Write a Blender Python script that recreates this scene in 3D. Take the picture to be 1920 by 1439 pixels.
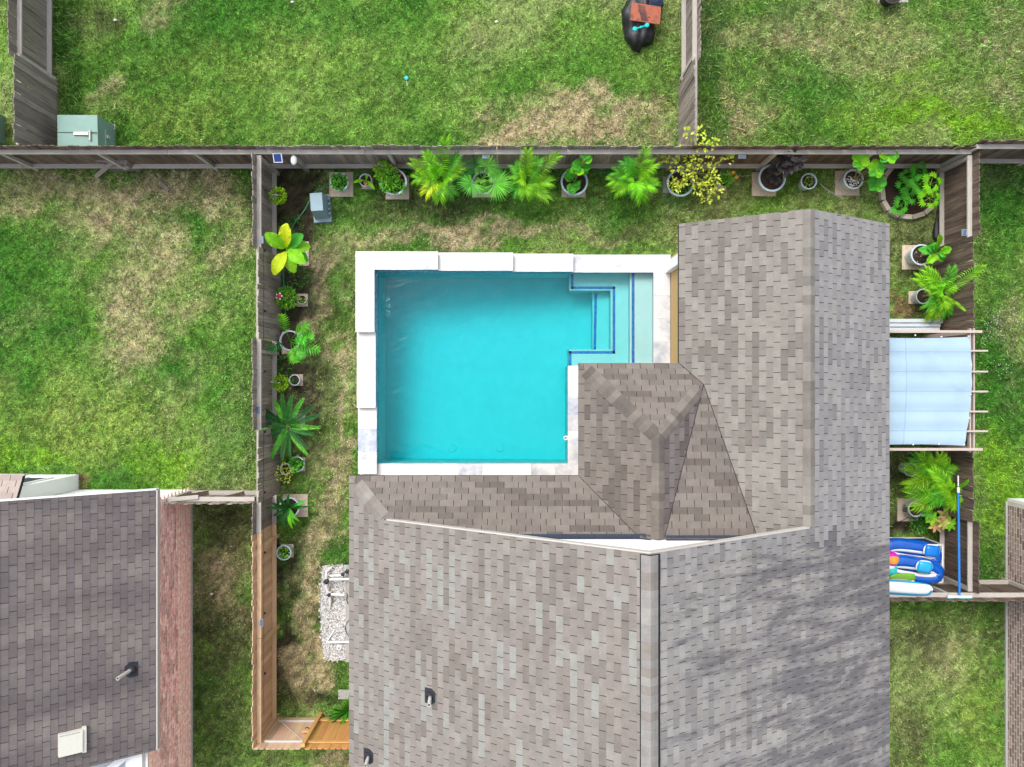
import bpy, bmesh, math, random
import numpy as np
from mathutils import Vector, Matrix
for o in list(bpy.data.objects): bpy.data.objects.remove(o)
random.seed(7); rng = np.random.default_rng(7)
S = bpy.context.scene; COL = S.collection
R = math.radians
# ------------------------------------------------------------------ camera, sky, sun, exposure
H, F = 21.0, 1480.0                      # camera height in metres, focal length in photo pixels
cam = bpy.data.cameras.new('camera'); cam.sensor_width = 36.0; cam.lens = 36.0*F/1920.0
cam.clip_start = 0.1; cam.clip_end = 400
co = bpy.data.objects.new('camera', cam); COL.objects.link(co); co.location = (0, 0, H); S.camera = co
EL, AZ = R(58), R(328)                   # high veiled sun
wd = bpy.data.worlds.new('World'); S.world = wd; wd.use_nodes = True
nt = wd.node_tree; nt.nodes.clear()
sky = nt.nodes.new('ShaderNodeTexSky'); sky.sky_type = 'NISHITA'; sky.sun_disc = False
sky.sun_elevation = EL; sky.sun_rotation = AZ; sky.dust_density = 4.0; sky.air_density = 1.0
hs = nt.nodes.new('ShaderNodeHueSaturation'); hs.inputs['Saturation'].default_value = 0.42
bg = nt.nodes.new('ShaderNodeBackground'); bg.inputs['Strength'].default_value = 0.15
wo = nt.nodes.new('ShaderNodeOutputWorld')
nt.links.new(sky.outputs[0], hs.inputs['Color']); nt.links.new(hs.outputs[0], bg.inputs[0]); nt.links.new(bg.outputs[0], wo.inputs[0])
sl = bpy.data.lights.new('sun', 'SUN'); sl.energy = 0.5; sl.angle = R(20); sl.color = (1, .98, .95)
so = bpy.data.objects.new('sun', sl); COL.objects.link(so)
sd = Vector((math.sin(AZ)*math.cos(EL), math.cos(AZ)*math.cos(EL), math.sin(EL)))
so.rotation_euler = (-sd).to_track_quat('-Z', 'Y').to_euler(); so.location = (0, 0, 30)
S.view_settings.view_transform = 'Standard'; S.view_settings.look = 'None'
S.view_settings.exposure = 1.2; S.view_settings.gamma = 1.0; S.view_settings.use_curve_mapping = False
S.render.engine = 'CYCLES'
S.cycles.transparent_max_bounces = 16

# ------------------------------------------------------------------ helpers
def W(u, v, z=0.0):                      # photo pixel -> point at height z
    return Vector(((u-960.0)/F*(H-z), -(v-719.5)/F*(H-z), z))
def lin(r, g, b, k=1.0):
    f = lambda c: ((c/255+.055)/1.055)**2.4 if c > 10 else c/255/12.92
    return (f(r)*k, f(g)*k, f(b)*k)
def clf(r, g, b): return lin(r, g, b, .95)       # foliage, which hides much of itself
def clr(r, g, b): return lin(r, g, b, .68)     # albedo of a surface that photographs as this sRGB colour
MATS = {}
def mat(name, col=None, rough=.8, var=.12, scale=12.0, stretch=(1, 1, 1), objvar=0.0, attr=False, bump=0.0, bscale=None,
        spec=.25, trans=0.0, metal=0.0, col2=None, detail=4.0, coat=0.0, hue=0.0, contrast=None, leaf=False, blotch=0.0):
    m = bpy.data.materials.new(name); MATS[name] = m; m.use_nodes = True
    t = m.node_tree; N = t.nodes; L = t.links; b = N['Principled BSDF']
    b.inputs['Roughness'].default_value = rough; b.inputs['Metallic'].default_value = metal
    b.inputs['Specular IOR Level'].default_value = spec; b.inputs['Coat Weight'].default_value = coat
    tc = N.new('ShaderNodeTexCoord'); mp = N.new('ShaderNodeMapping'); mp.inputs['Scale'].default_value = stretch
    L.new(tc.outputs['Object'], mp.inputs['Vector'])
    oi = N.new('ShaderNodeObjectInfo')
    ad = N.new('ShaderNodeVectorMath'); ad.operation = 'ADD'
    sc = N.new('ShaderNodeVectorMath'); sc.operation = 'SCALE'; sc.inputs[0].default_value = (37, 71, 53)
    L.new(oi.outputs['Random'], sc.inputs['Scale']); L.new(mp.outputs[0], ad.inputs[0]); L.new(sc.outputs[0], ad.inputs[1])
    nz = N.new('ShaderNodeTexNoise'); nz.inputs['Scale'].default_value = scale; nz.inputs['Detail'].default_value = detail
    nz.inputs['Roughness'].default_value = .65
    L.new(ad.outputs[0], nz.inputs['Vector'])
    fac = nz.outputs['Fac']
    if contrast:
        cr = N.new('ShaderNodeMapRange'); cr.inputs[1].default_value = contrast[0]; cr.inputs[2].default_value = contrast[1]
        L.new(fac, cr.inputs[0]); fac = cr.outputs[0]
    if attr:
        at = N.new('ShaderNodeAttribute'); at.attribute_name = 'Col'; base = at.outputs['Color']
    else:
        rgb = N.new('ShaderNodeRGB'); rgb.outputs[0].default_value = (*col, 1); base = rgb.outputs[0]
    if col2:
        mx = N.new('ShaderNodeMix'); mx.data_type = 'RGBA'; L.new(fac, mx.inputs[0]); L.new(base, mx.inputs[6])
        mx.inputs[7].default_value = (*col2, 1); base = mx.outputs[2]
    if leaf:
        at = N.new('ShaderNodeAttribute'); at.attribute_name = 'Col'
        mx = N.new('ShaderNodeMix'); mx.data_type = 'RGBA'; mx.blend_type = 'MULTIPLY'; mx.inputs[0].default_value = 1; L.new(base, mx.inputs[6]); L.new(at.outputs['Color'], mx.inputs[7]); base = mx.outputs[2]
    mr = N.new('ShaderNodeMapRange'); mr.inputs[1].default_value = .25; mr.inputs[2].default_value = .75
    mr.inputs[3].default_value = 1-var; mr.inputs[4].default_value = 1+var; L.new(nz.outputs['Fac'], mr.inputs[0])
    val = mr.outputs[0]
    if objvar:
        m2 = N.new('ShaderNodeMapRange'); m2.inputs[3].default_value = 1-objvar; m2.inputs[4].default_value = 1+objvar
        L.new(oi.outputs['Random'], m2.inputs[0])
        mu = N.new('ShaderNodeMath'); mu.operation = 'MULTIPLY'; L.new(val, mu.inputs[0]); L.new(m2.outputs[0], mu.inputs[1]); val = mu.outputs[0]
    if blotch:
        n3 = N.new('ShaderNodeTexNoise'); n3.inputs['Scale'].default_value = 5.0; n3.inputs['Detail'].default_value = 5; ge = N.new('ShaderNodeNewGeometry'); L.new(ge.outputs['Position'], n3.inputs['Vector'])
        m4 = N.new('ShaderNodeMapRange'); m4.inputs[1].default_value = .3; m4.inputs[2].default_value = .7; m4.inputs[3].default_value = 1-blotch; m4.inputs[4].default_value = 1+blotch; L.new(n3.outputs['Fac'], m4.inputs[0])
        mu = N.new('ShaderNodeMath'); mu.operation = 'MULTIPLY'; L.new(val, mu.inputs[0]); L.new(m4.outputs[0], mu.inputs[1]); val = mu.outputs[0]
    hv = N.new('ShaderNodeHueSaturation'); L.new(base, hv.inputs['Color']); L.new(val, hv.inputs['Value'])
    if hue:
        wn = N.new('ShaderNodeTexWhiteNoise'); wn.noise_dimensions = '1D'; L.new(oi.outputs['Random'], wn.inputs['W'])
        m3 = N.new('ShaderNodeMapRange'); m3.inputs[3].default_value = .5-hue; m3.inputs[4].default_value = .5+hue
        L.new(wn.outputs['Value'], m3.inputs[0]); L.new(m3.outputs[0], hv.inputs['Hue'])
    L.new(hv.outputs[0], b.inputs['Base Color'])
    if bump:
        n2 = N.new('ShaderNodeTexNoise'); n2.inputs['Scale'].default_value = bscale or scale*3; n2.inputs['Detail'].default_value = 4
        L.new(ad.outputs[0], n2.inputs['Vector'])
        bp = N.new('ShaderNodeBump'); bp.inputs['Strength'].default_value = bump; bp.inputs['Distance'].default_value = .01
        L.new(n2.outputs['Fac'], bp.inputs['Height']); L.new(bp.outputs[0], b.inputs['Normal'])
    if trans:
        tr = N.new('ShaderNodeBsdfTranslucent'); L.new(hv.outputs[0], tr.inputs['Color'])
        ms = N.new('ShaderNodeMixShader'); ms.inputs[0].default_value = trans
        L.new(b.outputs[0], ms.inputs[1]); L.new(tr.outputs[0], ms.inputs[2]); L.new(ms.outputs[0], N['Material Output'].inputs['Surface'])
    return m

class MB:
    def __init__(s): s.v = []; s.f = []; s.c = []
    def add(s, vs, fs, col=None):
        k = len(s.v); s.v += [tuple(p) for p in vs]; s.f += [tuple(i+k for i in f) for f in fs]; s.c += [col or (1, 1, 1)]*len(fs); return s
    def box(s, a, b, col=None):
        (x0, y0, z0), (x1, y1, z1) = a, b
        return s.add([(x0,y0,z0),(x1,y0,z0),(x1,y1,z0),(x0,y1,z0),(x0,y0,z1),(x1,y0,z1),(x1,y1,z1),(x0,y1,z1)],
                     [(3,2,1,0),(4,5,6,7),(0,1,5,4),(1,2,6,5),(2,3,7,6),(3,0,4,7)], col)
    def beam(s, a, b, w, h, col=None, up=(0, 0, 1)):    # rectangular bar from a to b
        a, b = Vector(a), Vector(b); d = (b-a).normalized(); up = Vector(up)
        if abs(d.dot(up)) > .99: up = Vector((1, 0, 0))
        x = d.cross(up).normalized()*w/2; y = x.cross(d).normalized()*h/2
        vs = [p+q for p in (a, b) for q in (-x-y, x-y, x+y, -x+y)]
        return s.add(vs, [(3,2,1,0),(4,5,6,7),(0,1,5,4),(1,2,6,5),(2,3,7,6),(3,0,4,7)], col)
    def tube(s, pts, r, n=8, col=None, cap=True):
        pts = [Vector(p) for p in pts]; m = len(pts); rs = r if isinstance(r, (list, tuple)) else [r]*m; vs = []; up = Vector((0, 0, 1))
        for i, p in enumerate(pts):
            d = (pts[min(i+1, m-1)]-pts[max(i-1, 0)]).normalized()
            u = up if abs(d.dot(up)) < .95 else Vector((1, 0, 0))
            x = d.cross(u).normalized(); y = x.cross(d)
            vs += [p+(x*math.cos(2*math.pi*k/n)+y*math.sin(2*math.pi*k/n))*rs[i] for k in range(n)]
        fs = [(i*n+k, i*n+(k+1) % n, (i+1)*n+(k+1) % n, (i+1)*n+k) for i in range(m-1) for k in range(n)]
        if cap: fs += [tuple(range(n))[::-1], tuple(range((m-1)*n, m*n))]
        return s.add(vs, fs, col)
    def lathe(s, prof, c=(0, 0, 0), n=24, col=None, sx=1, sy=1):
        vs = [(c[0]+sx*r*math.cos(2*math.pi*k/n), c[1]+sy*r*math.sin(2*math.pi*k/n), c[2]+z) for r, z in prof for k in range(n)]
        fs = [(i*n+k, i*n+(k+1) % n, (i+1)*n+(k+1) % n, (i+1)*n+k) for i in range(len(prof)-1) for k in range(n)]
        return s.add(vs, fs, col)
    def mesh(s, name, origin=(0, 0, 0)):
        me = bpy.data.meshes.new(name)
        o = origin
        me.from_pydata([(x-o[0], y-o[1], z-o[2]) for x, y, z in s.v], [], s.f)
        if True:
            ca = me.color_attributes.new('Col', 'FLOAT_COLOR', 'CORNER')
            arr = np.ones((len(me.loops), 4), 'f4'); k = 0
            for f, c in zip(s.f, s.c):
                arr[k:k+len(f), :3] = c; k += len(f)
            ca.data.foreach_set('color', arr.ravel())
        return me
    def build(s, name, m, parent=None, origin=None, smooth=False, **kw):
        if origin is None: origin = tuple(parent.matrix_world.translation) if parent else (0, 0, 0)
        if parent: origin = world_loc(parent)
        me = s.mesh(name, origin)
        if smooth: me.polygons.foreach_set('use_smooth', [True]*len(me.polygons))
        return link(name, me, m, parent, origin if not parent else (0, 0, 0), **kw)
def world_loc(o):
    l = Vector(o.location)
    while o.parent: o = o.parent; l += Vector(o.location)
    return tuple(l)
def tag(o, label=None, cat=None, group=None, kind=None):
    if label: o['label'] = label
    if cat: o['category'] = cat
    if group: o['group'] = group
    if kind: o['kind'] = kind
    return o
def link(name, me, m, parent=None, loc=(0, 0, 0), **kw):
    o = bpy.data.objects.new(name, me); COL.objects.link(o)
    if m is not None and not me.materials: me.materials.append(MATS[m] if isinstance(m, str) else m)
    o.location = loc
    if parent: o.parent = parent
    return tag(o, **kw)
def thing(name, label, cat, loc=(0, 0, 0), group=None):
    o = bpy.data.objects.new(name, None); COL.objects.link(o); o.location = loc; o.empty_display_size = .2
    return tag(o, label, cat, group)
def uni(a, b): return random.uniform(a, b)
def vnoise(x, y, cell, seed):            # smooth value noise on arrays
    g = np.random.default_rng(seed).random((256, 256)); a = x/cell+100; b = y/cell+100
    i = np.floor(a).astype(int); j = np.floor(b).astype(int); p = a-i; q = b-j; p = p*p*(3-2*p); q = q*q*(3-2*q)
    G = lambda ii, jj: g[ii % 256, jj % 256]
    return (G(i, j)*(1-p)+G(i+1, j)*p)*(1-q)+(G(i, j+1)*(1-p)+G(i+1, j+1)*p)*q
def fbm(x, y, cell, seed, octv=4):
    s = 0; a = .5; t = 0
    for k in range(octv): s = s+a*vnoise(x, y, cell/2**k, seed+k); t += a; a *= .6
    return s/t

# ------------------------------------------------------------------ materials
mat('grass', attr=True, rough=.75, var=.1, scale=25, spec=.15, trans=.25)
mat('ground', attr=True, rough=.95, var=.35, scale=22, spec=.05, bump=.6, bscale=60)
mat('shingle', attr=True, blotch=.10, rough=.92, var=.16, scale=70, spec=.12, bump=.25, bscale=220, detail=2)
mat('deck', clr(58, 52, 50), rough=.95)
mat('ridge_vent', (.012, .012, .013), rough=.9)
mat('white_paint', (.84, .84, .83), rough=.55, var=.02)
mat('trim_paint', clr(214, 208, 200), rough=.6, var=.04)
mat('tan_wall', clr(218, 182, 124), rough=.8, var=.05, scale=6, bump=.2, bscale=90)
mat('flashing', clr(72, 80, 96), rough=.6, var=.15, metal=.0)
mat('rubber', clr(52, 54, 62), rough=.6, var=.15)
mat('pipe_metal', clr(215, 212, 205), rough=.5, var=.05)
mat('wood_grey', clr(178, 168, 157), rough=.9, var=.3, scale=3.0, stretch=(14, 14, .9), objvar=.28, col2=clr(110, 98, 88), contrast=(.42, .66), spec=.1, bump=.3, hue=.006)
mat('wood_dark', clr(150, 133, 119), rough=.9, var=.4, scale=3.0, stretch=(14, 14, .9), objvar=.30, col2=clr(84, 70, 61), contrast=(.38, .62), spec=.1, bump=.3, hue=.006)
mat('wood_cedar', clr(238, 204, 172), rough=.85, var=.22, scale=2.0, stretch=(16, 16, .9), objvar=.2, col2=clr(196, 154, 126), contrast=(.42, .75), spec=.12, hue=.012)
mat('wood_new', clr(240, 186, 116), rough=.85, var=.2, scale=2.0, stretch=(16, 16, .9), objvar=.16, col2=clr(186, 124, 66), contrast=(.42, .75), spec=.12, hue=.01)
mat('rail_grey', clr(198, 191, 181), rough=.9, var=.22, scale=4, stretch=(1, 16, 16), objvar=.1, spec=.1)
mat('rail_cedar', clr(232, 198, 158), rough=.9, var=.16, scale=4, stretch=(1, 16, 16), objvar=.08, spec=.1)
mat('rail_new', clr(236, 186, 118), rough=.9, var=.16, scale=4, stretch=(1, 16, 16), objvar=.08, spec=.1)
mat('brick_red', (.84, .40, .34), rough=.9, var=.25, scale=9, objvar=.32, col2=(.90, .66, .60), contrast=(.36, .64), hue=.012, spec=.1)
mat('mortar_pink', (.82, .70, .64), rough=.95, var=.1, scale=20)
mat('brick_brown', clr(176, 156, 148), rough=.9, var=.2, scale=9, objvar=.4, hue=.01, spec=.1)
mat('mortar_pale', clr(252, 240, 232), rough=.95, var=.08, scale=20)
mat('concrete', clr(186, 186, 180), rough=.9, var=.12, scale=8)
mat('marble', (.60, .60, .61), rough=.5, var=.05, scale=1.6, col2=(.28, .31, .36), contrast=(.50, .72), objvar=.08, detail=10)
mat('marble_cream', (.66, .635, .61), rough=.5, var=.04, scale=1.5, col2=(.40, .42, .46), contrast=(.58, .76), objvar=.05, detail=10)
mat('marble_grey', clr(222, 226, 234), rough=.5, var=.1, scale=5, col2=clr(176, 188, 206), contrast=(.42, .6), detail=8)
mat('stone_wall', clr(196, 206, 214), rough=.7, var=.1, scale=8)
mat('plaster', (.57, .57, .545), rough=.9, var=.05, scale=2.5, detail=6)
mat('paver', clr(226, 206, 186), rough=.9, var=.08, scale=9, objvar=.1, spec=.1)
mat('soil', clr(74, 62, 54), rough=1, var=.5, scale=40, bump=1, bscale=60, spec=.05)
mat('pot_white', clr(218, 230, 236), rough=.35, var=.05, scale=5, spec=.5, objvar=.05)
mat('pot_blue', clr(196, 218, 230), rough=.35, var=.06, scale=5, spec=.5, objvar=.05)
mat('pebble_white', clr(246, 244, 236), rough=.7, var=.1, objvar=0)
mat('edging', clr(200, 188, 170), rough=.95, var=.15, scale=14, objvar=.12, bump=.4)
LEAF = dict(leaf=True, rough=.5, var=.16, scale=7, spec=.3, trans=.3)
mat('leaf_lime', clf(130, 200, 30), objvar=.22, hue=.012, **LEAF)
mat('leaf_yellow', clf(204, 226, 36), objvar=.12, hue=.012, **LEAF)
mat('leaf_green', clf(86, 178, 48), objvar=.22, hue=.012, **LEAF)
mat('leaf_fan', clf(104, 180, 66), objvar=.2, hue=.012, **LEAF)
mat('leaf_dark', clf(40, 104, 38), objvar=.25, hue=.012, **LEAF)
mat('leaf_burgundy', clr(88, 84, 84), objvar=.3, hue=.02, col2=clr(60, 54, 60), **LEAF)
mat('leaf_pink', clf(220, 170, 128), objvar=.2, hue=.03, col2=clr(186, 196, 90), contrast=(.4, .6), **LEAF)
mat('leaf_mix', attr=True, **dict(LEAF, leaf=False))
mat('stem', clr(150, 140, 96), rough=.8, var=.2)
mat('trunk', clr(120, 100, 70), rough=.9, var=.3, scale=20)
mat('hose', clr(24, 150, 98), rough=.4, var=.05, spec=.5)
mat('hose_pale', clr(196, 200, 186), rough=.5, var=.05)
mat('utility_green', clr(140, 178, 166), rough=.55, var=.07, scale=4, spec=.4)
mat('utility_grey', clr(150, 178, 190), rough=.5, var=.07, scale=6, spec=.4)
mat('pvc', clr(250, 250, 250), rough=.35, var=.02, spec=.5)
mat('black_plastic', (.012, .012, .015), rough=.5, var=.3, scale=6, spec=.5, bump=.8, bscale=10)
mat('gravel', attr=True, rough=.9, var=.1, scale=30)
mat('sail', clr(188, 216, 234), rough=.75, var=.06, scale=2.0, spec=.1, trans=.15, bump=.6, bscale=2.0)
mat('seam', clr(160, 192, 214), rough=.75, var=.05)
mat('pergola', clr(206, 190, 178), rough=.8, var=.12, scale=4, stretch=(2, 10, 10))
mat('float_blue', clr(12, 96, 200), rough=.15, var=.25, scale=3, spec=.6, coat=.4)
mat('float_cyan', clr(40, 180, 232), rough=.2, var=.15, scale=3, spec=.6)
mat('float_white', clr(246, 248, 250), rough=.3, var=.03, spec=.5)
mat('float_teal', clr(60, 210, 208), rough=.25, var=.1, spec=.5)
mat('float_pink', clr(240, 40, 200), rough=.3, var=.06, spec=.5)
mat('float_lime', clr(120, 180, 50), rough=.4, var=.15, spec=.4)
mat('float_tan', clr(170, 166, 156), rough=.7, var=.1)
mat('pole_blue', clr(20, 132, 226), rough=.25, var=.04, spec=.5)
mat('foam', clr(150, 226, 232), rough=.4, var=.05)
mat('solar', clr(30, 64, 140), rough=.15, var=.1, spec=.6)
mat('solar_grey', clr(96, 108, 140), rough=.25, var=.1, spec=.6)
mat('teal', clr(30, 206, 206), rough=.5, var=.06)
mat('orange_mat', clr(196, 114, 88), rough=.8, var=.25, scale=5, col2=clr(126, 84, 70), contrast=(.45, .62))
mat('cloth_navy', clr(50, 62, 88), rough=.8, var=.3, scale=4)
mat('red_petal', clr(206, 60, 84), rough=.5, var=.2, scale=20)
mat('petal_orange', clr(246, 170, 66), rough=.6, var=.1)
mat('shed_white', clr(226, 234, 238), rough=.5, var=.05)
mat('vent_cream', clr(238, 236, 222), rough=.6, var=.04)
def mosaic(name, a, b, sc):
    m = mat(name, a, rough=.2, var=.1, scale=3, spec=.5)
    t = m.node_tree; N = t.nodes; L = t.links; bs = N['Principled BSDF']
    vo = N.new('ShaderNodeTexVoronoi'); vo.inputs['Scale'].default_value = sc; vo.distance = 'CHEBYCHEV'; vo.inputs['Randomness'].default_value = .15
    tc = N.new('ShaderNodeTexCoord'); L.new(tc.outputs['Object'], vo.inputs['Vector'])
    sp = N.new('ShaderNodeSeparateColor'); L.new(vo.outputs['Color'], sp.inputs[0])
    mx = N.new('ShaderNodeMix'); mx.data_type = 'RGBA'; mx.inputs[6].default_value = (*a, 1); mx.inputs[7].default_value = (*b, 1)
    L.new(sp.outputs[0], mx.inputs[0]); L.new(mx.outputs[2], bs.inputs['Base Color'])
mosaic('tile_blue', clr(16, 74, 160), clr(70, 150, 220), 38)
mosaic('tile_waterline', clr(50, 110, 170), clr(200, 226, 238), 22)
# ------------------------------------------------------------------ ground and grass
POOL = (-3.584, 3.77, -2.145, 2.97)                    # inner edge of the basin (x0, x1, y0, y1); the SE corner is notched
NX, NY = 1.50, .47                                     # notch corner
def in_pool(x, y, m=0.0):
    return (x > POOL[0]-m) & (x < POOL[1]+m) & (y > POOL[2]-m) & (y < POOL[3]+m) & ~((x > NX+m) & (y < NY-m))
GREENS = [np.array(lin(*c)) for c in ((74, 122, 44), (100, 142, 57), (118, 152, 70), (138, 157, 92))]
LUSH = np.array(lin(58, 120, 38)); LIME = np.array(lin(120, 168, 44)); TAN = np.array(lin(180, 164, 128)); OLIVE = np.array(lin(92, 98, 62)); YEL = np.array(lin(134, 158, 74)); SOIL = np.array(lin(70, 60, 52)); BRN = np.array(lin(136, 112, 84))
PATCH = [  # u, v, half-width, half-height, strength, colour : what grows or has dried where
 (1090,225,175,48,0.80,TAN),(990,250,110,30,0.72,TAN),(1200,215,80,50,0.40,TAN),(205,178,34,34,0.44,TAN),(310,18,70,30,0.28,TAN),(900,70,40,60,0.17,TAN),(500,110,260,60,.35,YEL),(330,220,150,60,.4,YEL),
 (620,30,200,50,.6,LUSH),(760,130,170,50,.35,LUSH),(128,120,24,150,.9,LUSH),(180,30,40,60,.5,OLIVE),(230,250,40,24,.6,LUSH),(440,40,120,60,.4,LUSH),(1000,130,160,50,.25,LUSH),
 (1480,85,170,36,0.33,TAN),(1385,222,44,44,0.45,TAN),(1650,50,90,36,0.30,TAN),(1570,115,150,30,0.23,TAN),(1880,80,70,90,0.25,TAN),(1450,45,60,30,0.25,TAN),(1338,110,26,170,.9,LUSH),(1760,225,200,46,.8,LIME),(1530,170,150,50,.5,LUSH),(1450,20,100,40,.6,LUSH),(1700,150,100,40,.4,LIME),
 (270,355,190,40,0.58,TAN),(200,425,100,50,0.65,TAN),(240,560,70,90,0.51,TAN),(300,480,60,70,0.41,TAN),(110,345,130,26,0.48,TAN),(420,365,60,36,0.54,TAN),(355,575,70,40,0.34,TAN),(255,645,70,60,0.41,TAN),(430,465,50,60,0.41,TAN),(300,760,60,60,0.20,TAN),(30,380,60,30,0.41,TAN),
 (60,560,110,130,.55,LUSH),(40,470,120,60,.6,LUSH),(445,790,44,140,.85,LUSH),(330,700,90,60,.3,LUSH),(160,800,200,90,.6,YEL),(330,870,120,40,.5,LIME),(370,430,60,60,.4,LUSH),(440,560,40,80,.4,LUSH),(150,910,16,10,1,BRN),(60,860,80,30,.5,LIME),
 (850,436,150,22,0.66,TAN),(940,446,110,20,0.63,TAN),(1110,440,100,22,0.42,TAN),(700,440,90,20,0.35,TAN),(620,470,50,40,0.35,TAN),(1200,430,80,30,.4,OLIVE),(780,385,220,24,.6,OLIVE),(1150,380,240,20,.5,LUSH),(640,400,40,40,.5,LUSH),
 (642,760,14,220,0.60,TAN),(612,700,22,300,.45,OLIVE),(598,540,14,110,0.85,TAN),(610,900,34,100,0.55,TAN),(590,1000,40,60,0.70,TAN),(575,1120,34,110,0.75,TAN),(570,1250,40,80,0.95,TAN),(640,1030,30,40,.8,LUSH),(630,1280,34,60,.8,LUSH),(600,1150,16,120,.4,OLIVE),
 (552,370,72,64,1.1,SOIL),(552,460,40,80,1,SOIL),(556,580,44,100,1,SOIL),(554,700,42,80,.95,SOIL),(560,800,34,60,.6,SOIL),(530,1090,14,80,.8,SOIL),(530,1230,18,90,.9,SOIL),(545,1010,30,40,.5,SOIL),(600,1310,70,22,.6,SOIL),
 (410,1190,80,300,.75,OLIVE),(420,1080,60,80,0.50,TAN),(420,1000,60,50,.8,OLIVE),(400,1290,40,60,.5,LUSH),(500,1425,80,20,.5,OLIVE),(620,1425,60,20,0.60,TAN),
 (1880,430,60,140,.5,LUSH),(1870,900,50,90,.7,LIME),(1860,700,50,120,.6,LUSH),(1880,600,40,60,0.24,TAN),(1880,980,40,60,.5,LIME),(1850,1060,40,40,.5,LUSH),
 (1780,1240,70,90,0.27,TAN),(1720,1200,50,60,.7,OLIVE),(1850,1180,40,60,.5,OLIVE),(1840,1350,50,90,.5,YEL),(1700,1380,50,80,.6,OLIVE),(1715,440,50,60,.6,OLIVE),(1700,585,60,20,.9,BRN),(1720,520,40,60,.5,OLIVE),(1690,900,30,110,.8,OLIVE),(1700,990,40,20,.8,SOIL),(1745,900,40,90,.8,SOIL),
]
def lawn(x, y, rnd=None):
    u = x/H*F+960; v = 719.5-y/H*F
    wx = x+(fbm(x, y, .8, 90, 5)-.5)*1.8; wy = y+(fbm(x, y, .8, 190, 5)-.5)*1.8
    wu = wx/H*F+960; wv = 719.5-wy/H*F
    n = fbm(x, y, 2.6, 11, 5); k = np.clip((n-.3)/.4, 0, .999)*3
    i = np.clip(k.astype(int), 0, 2); f = (k-i)[:, None]
    G = np.array(GREENS); c = G[i]*(1-f)+G[i+1]*f
    d = np.clip((fbm(x, y, .7, 55, 4)-.52)*4, 0, 1)[:, None]*.28*((v > 280) | (u > 1300))[:, None]
    c = c*(1-d)+TAN*.9*d
    br = .5*fbm(x, y, .4, 77, 4)+.5*vnoise(x, y, .11, 78)
    for (pu, pv, a, b, s, pc) in PATCH:
        r2 = ((wu-pu)/a)**2+((wv-pv)/b)**2
        w = np.clip(1.25-r2**.5, 0, 1)
        w = np.clip(w*1.45*s*(.15+1.6*br), 0, .92)
        if rnd is not None: w = .4*w+.6*(rnd < w)
        w = w[:, None]*(.6 if pc is LUSH else 1)
        c = c*(1-w)+pc*w
    c = c*(.76+.48*fbm(x, y, .22, 31, 3))[:, None]*(.45+1.1*vnoise(x, y, .06, 41))[:, None]
    soil = np.zeros(len(x))
    for (pu, pv, a, b, s, pc) in PATCH:
        if pc is SOIL: soil = np.maximum(soil, np.clip(1.2-(((wu-pu)/a)**2+((wv-pv)/b)**2)**.5, 0, 1)*s)
    return c*.82, soil
gx = np.unique(np.concatenate([np.linspace(-90, -20.5, 24), np.arange(-20, -15.1, .3), np.arange(-15, 15.01, .12), np.arange(15.3, 20.1, .3), np.linspace(20.5, 90, 24)]))
gy = np.unique(np.concatenate([np.linspace(-80, -17.5, 24), np.arange(-17, -12.1, .3), np.arange(-12, 12.01, .12), np.arange(12.3, 17.1, .3), np.linspace(17.5, 80, 24)]))
XX, YY = np.meshgrid(gx, gy); x = XX.ravel(); y = YY.ravel(); nx = len(gx); ny = len(gy)
c, soil = lawn(x, y)
far = np.clip(np.maximum(np.abs(x)-16, np.abs(y)-13)/3, 0, 1)[:, None]; c = c*(1-far)+far*(GREENS[1]*.5+GREENS[2]*.5)*.6*(.8+.4*fbm(x, y, 9, 3, 2))[:, None]
zz = (fbm(x, y, 1.2, 5, 3)-.5)*.02
idx = np.arange(nx*ny).reshape(ny, nx)
q = np.stack([idx[:-1, :-1].ravel(), idx[:-1, 1:].ravel(), idx[1:, 1:].ravel(), idx[1:, :-1].ravel()], 1)
cx = x[q].mean(1); cy = y[q].mean(1); q = q[~in_pool(cx, cy, .16)]
me = bpy.data.meshes.new('ground'); me.from_pydata(np.stack([x, y, zz], 1).tolist(), [], q.tolist())
ca = me.color_attributes.new('Col', 'FLOAT_COLOR', 'POINT'); ca.data.foreach_set('color', np.concatenate([c*.85, np.ones((len(x), 1))], 1).astype('f4').ravel())
link('ground', me, 'ground', kind='structure')
# grass blades: one mesh of single-triangle blades
NB = 960000
bx = rng.uniform(-16, 16, NB); by = rng.uniform(-12, 12, NB)
keep = ~in_pool(bx, by, .5)
def rect(x0, x1, y0, y1): return (bx > x0) & (bx < x1) & (by > y0) & (by < y1)
keep &= ~rect(-3.45, 8.4, -12, -2.4); keep &= ~rect(4.0, 8.3, -3, 3.5); keep &= ~rect(1.8, 4.2, -2.5, .3)
keep &= ~rect(-20, -8.6, -20, -2.8); keep &= ~rect(13.15, 20, -20, -3.1); keep &= ~rect(-4.08, 4.2, -2.5, 3.5)
keep &= ~rect(-5.1, -3.4, -7.35, -4.85)
keep &= ((bx-10.6)**2+(by-5.15)**2 > .78**2)
bx = bx[keep]; by = by[keep]
c, soil = lawn(bx, by, rng.random(len(bx))); k2 = (rng.random(len(bx)) > soil*.93) & (rng.random(len(bx)) > np.clip((c[:, 0]-c[:, 1]*.92)*9, 0, .25)); bx = bx[k2]; by = by[k2]; c = c[k2]; n = len(bx)
u = bx/H*F+960; v = 719.5-by/H*F
tall = np.zeros(n)
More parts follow.
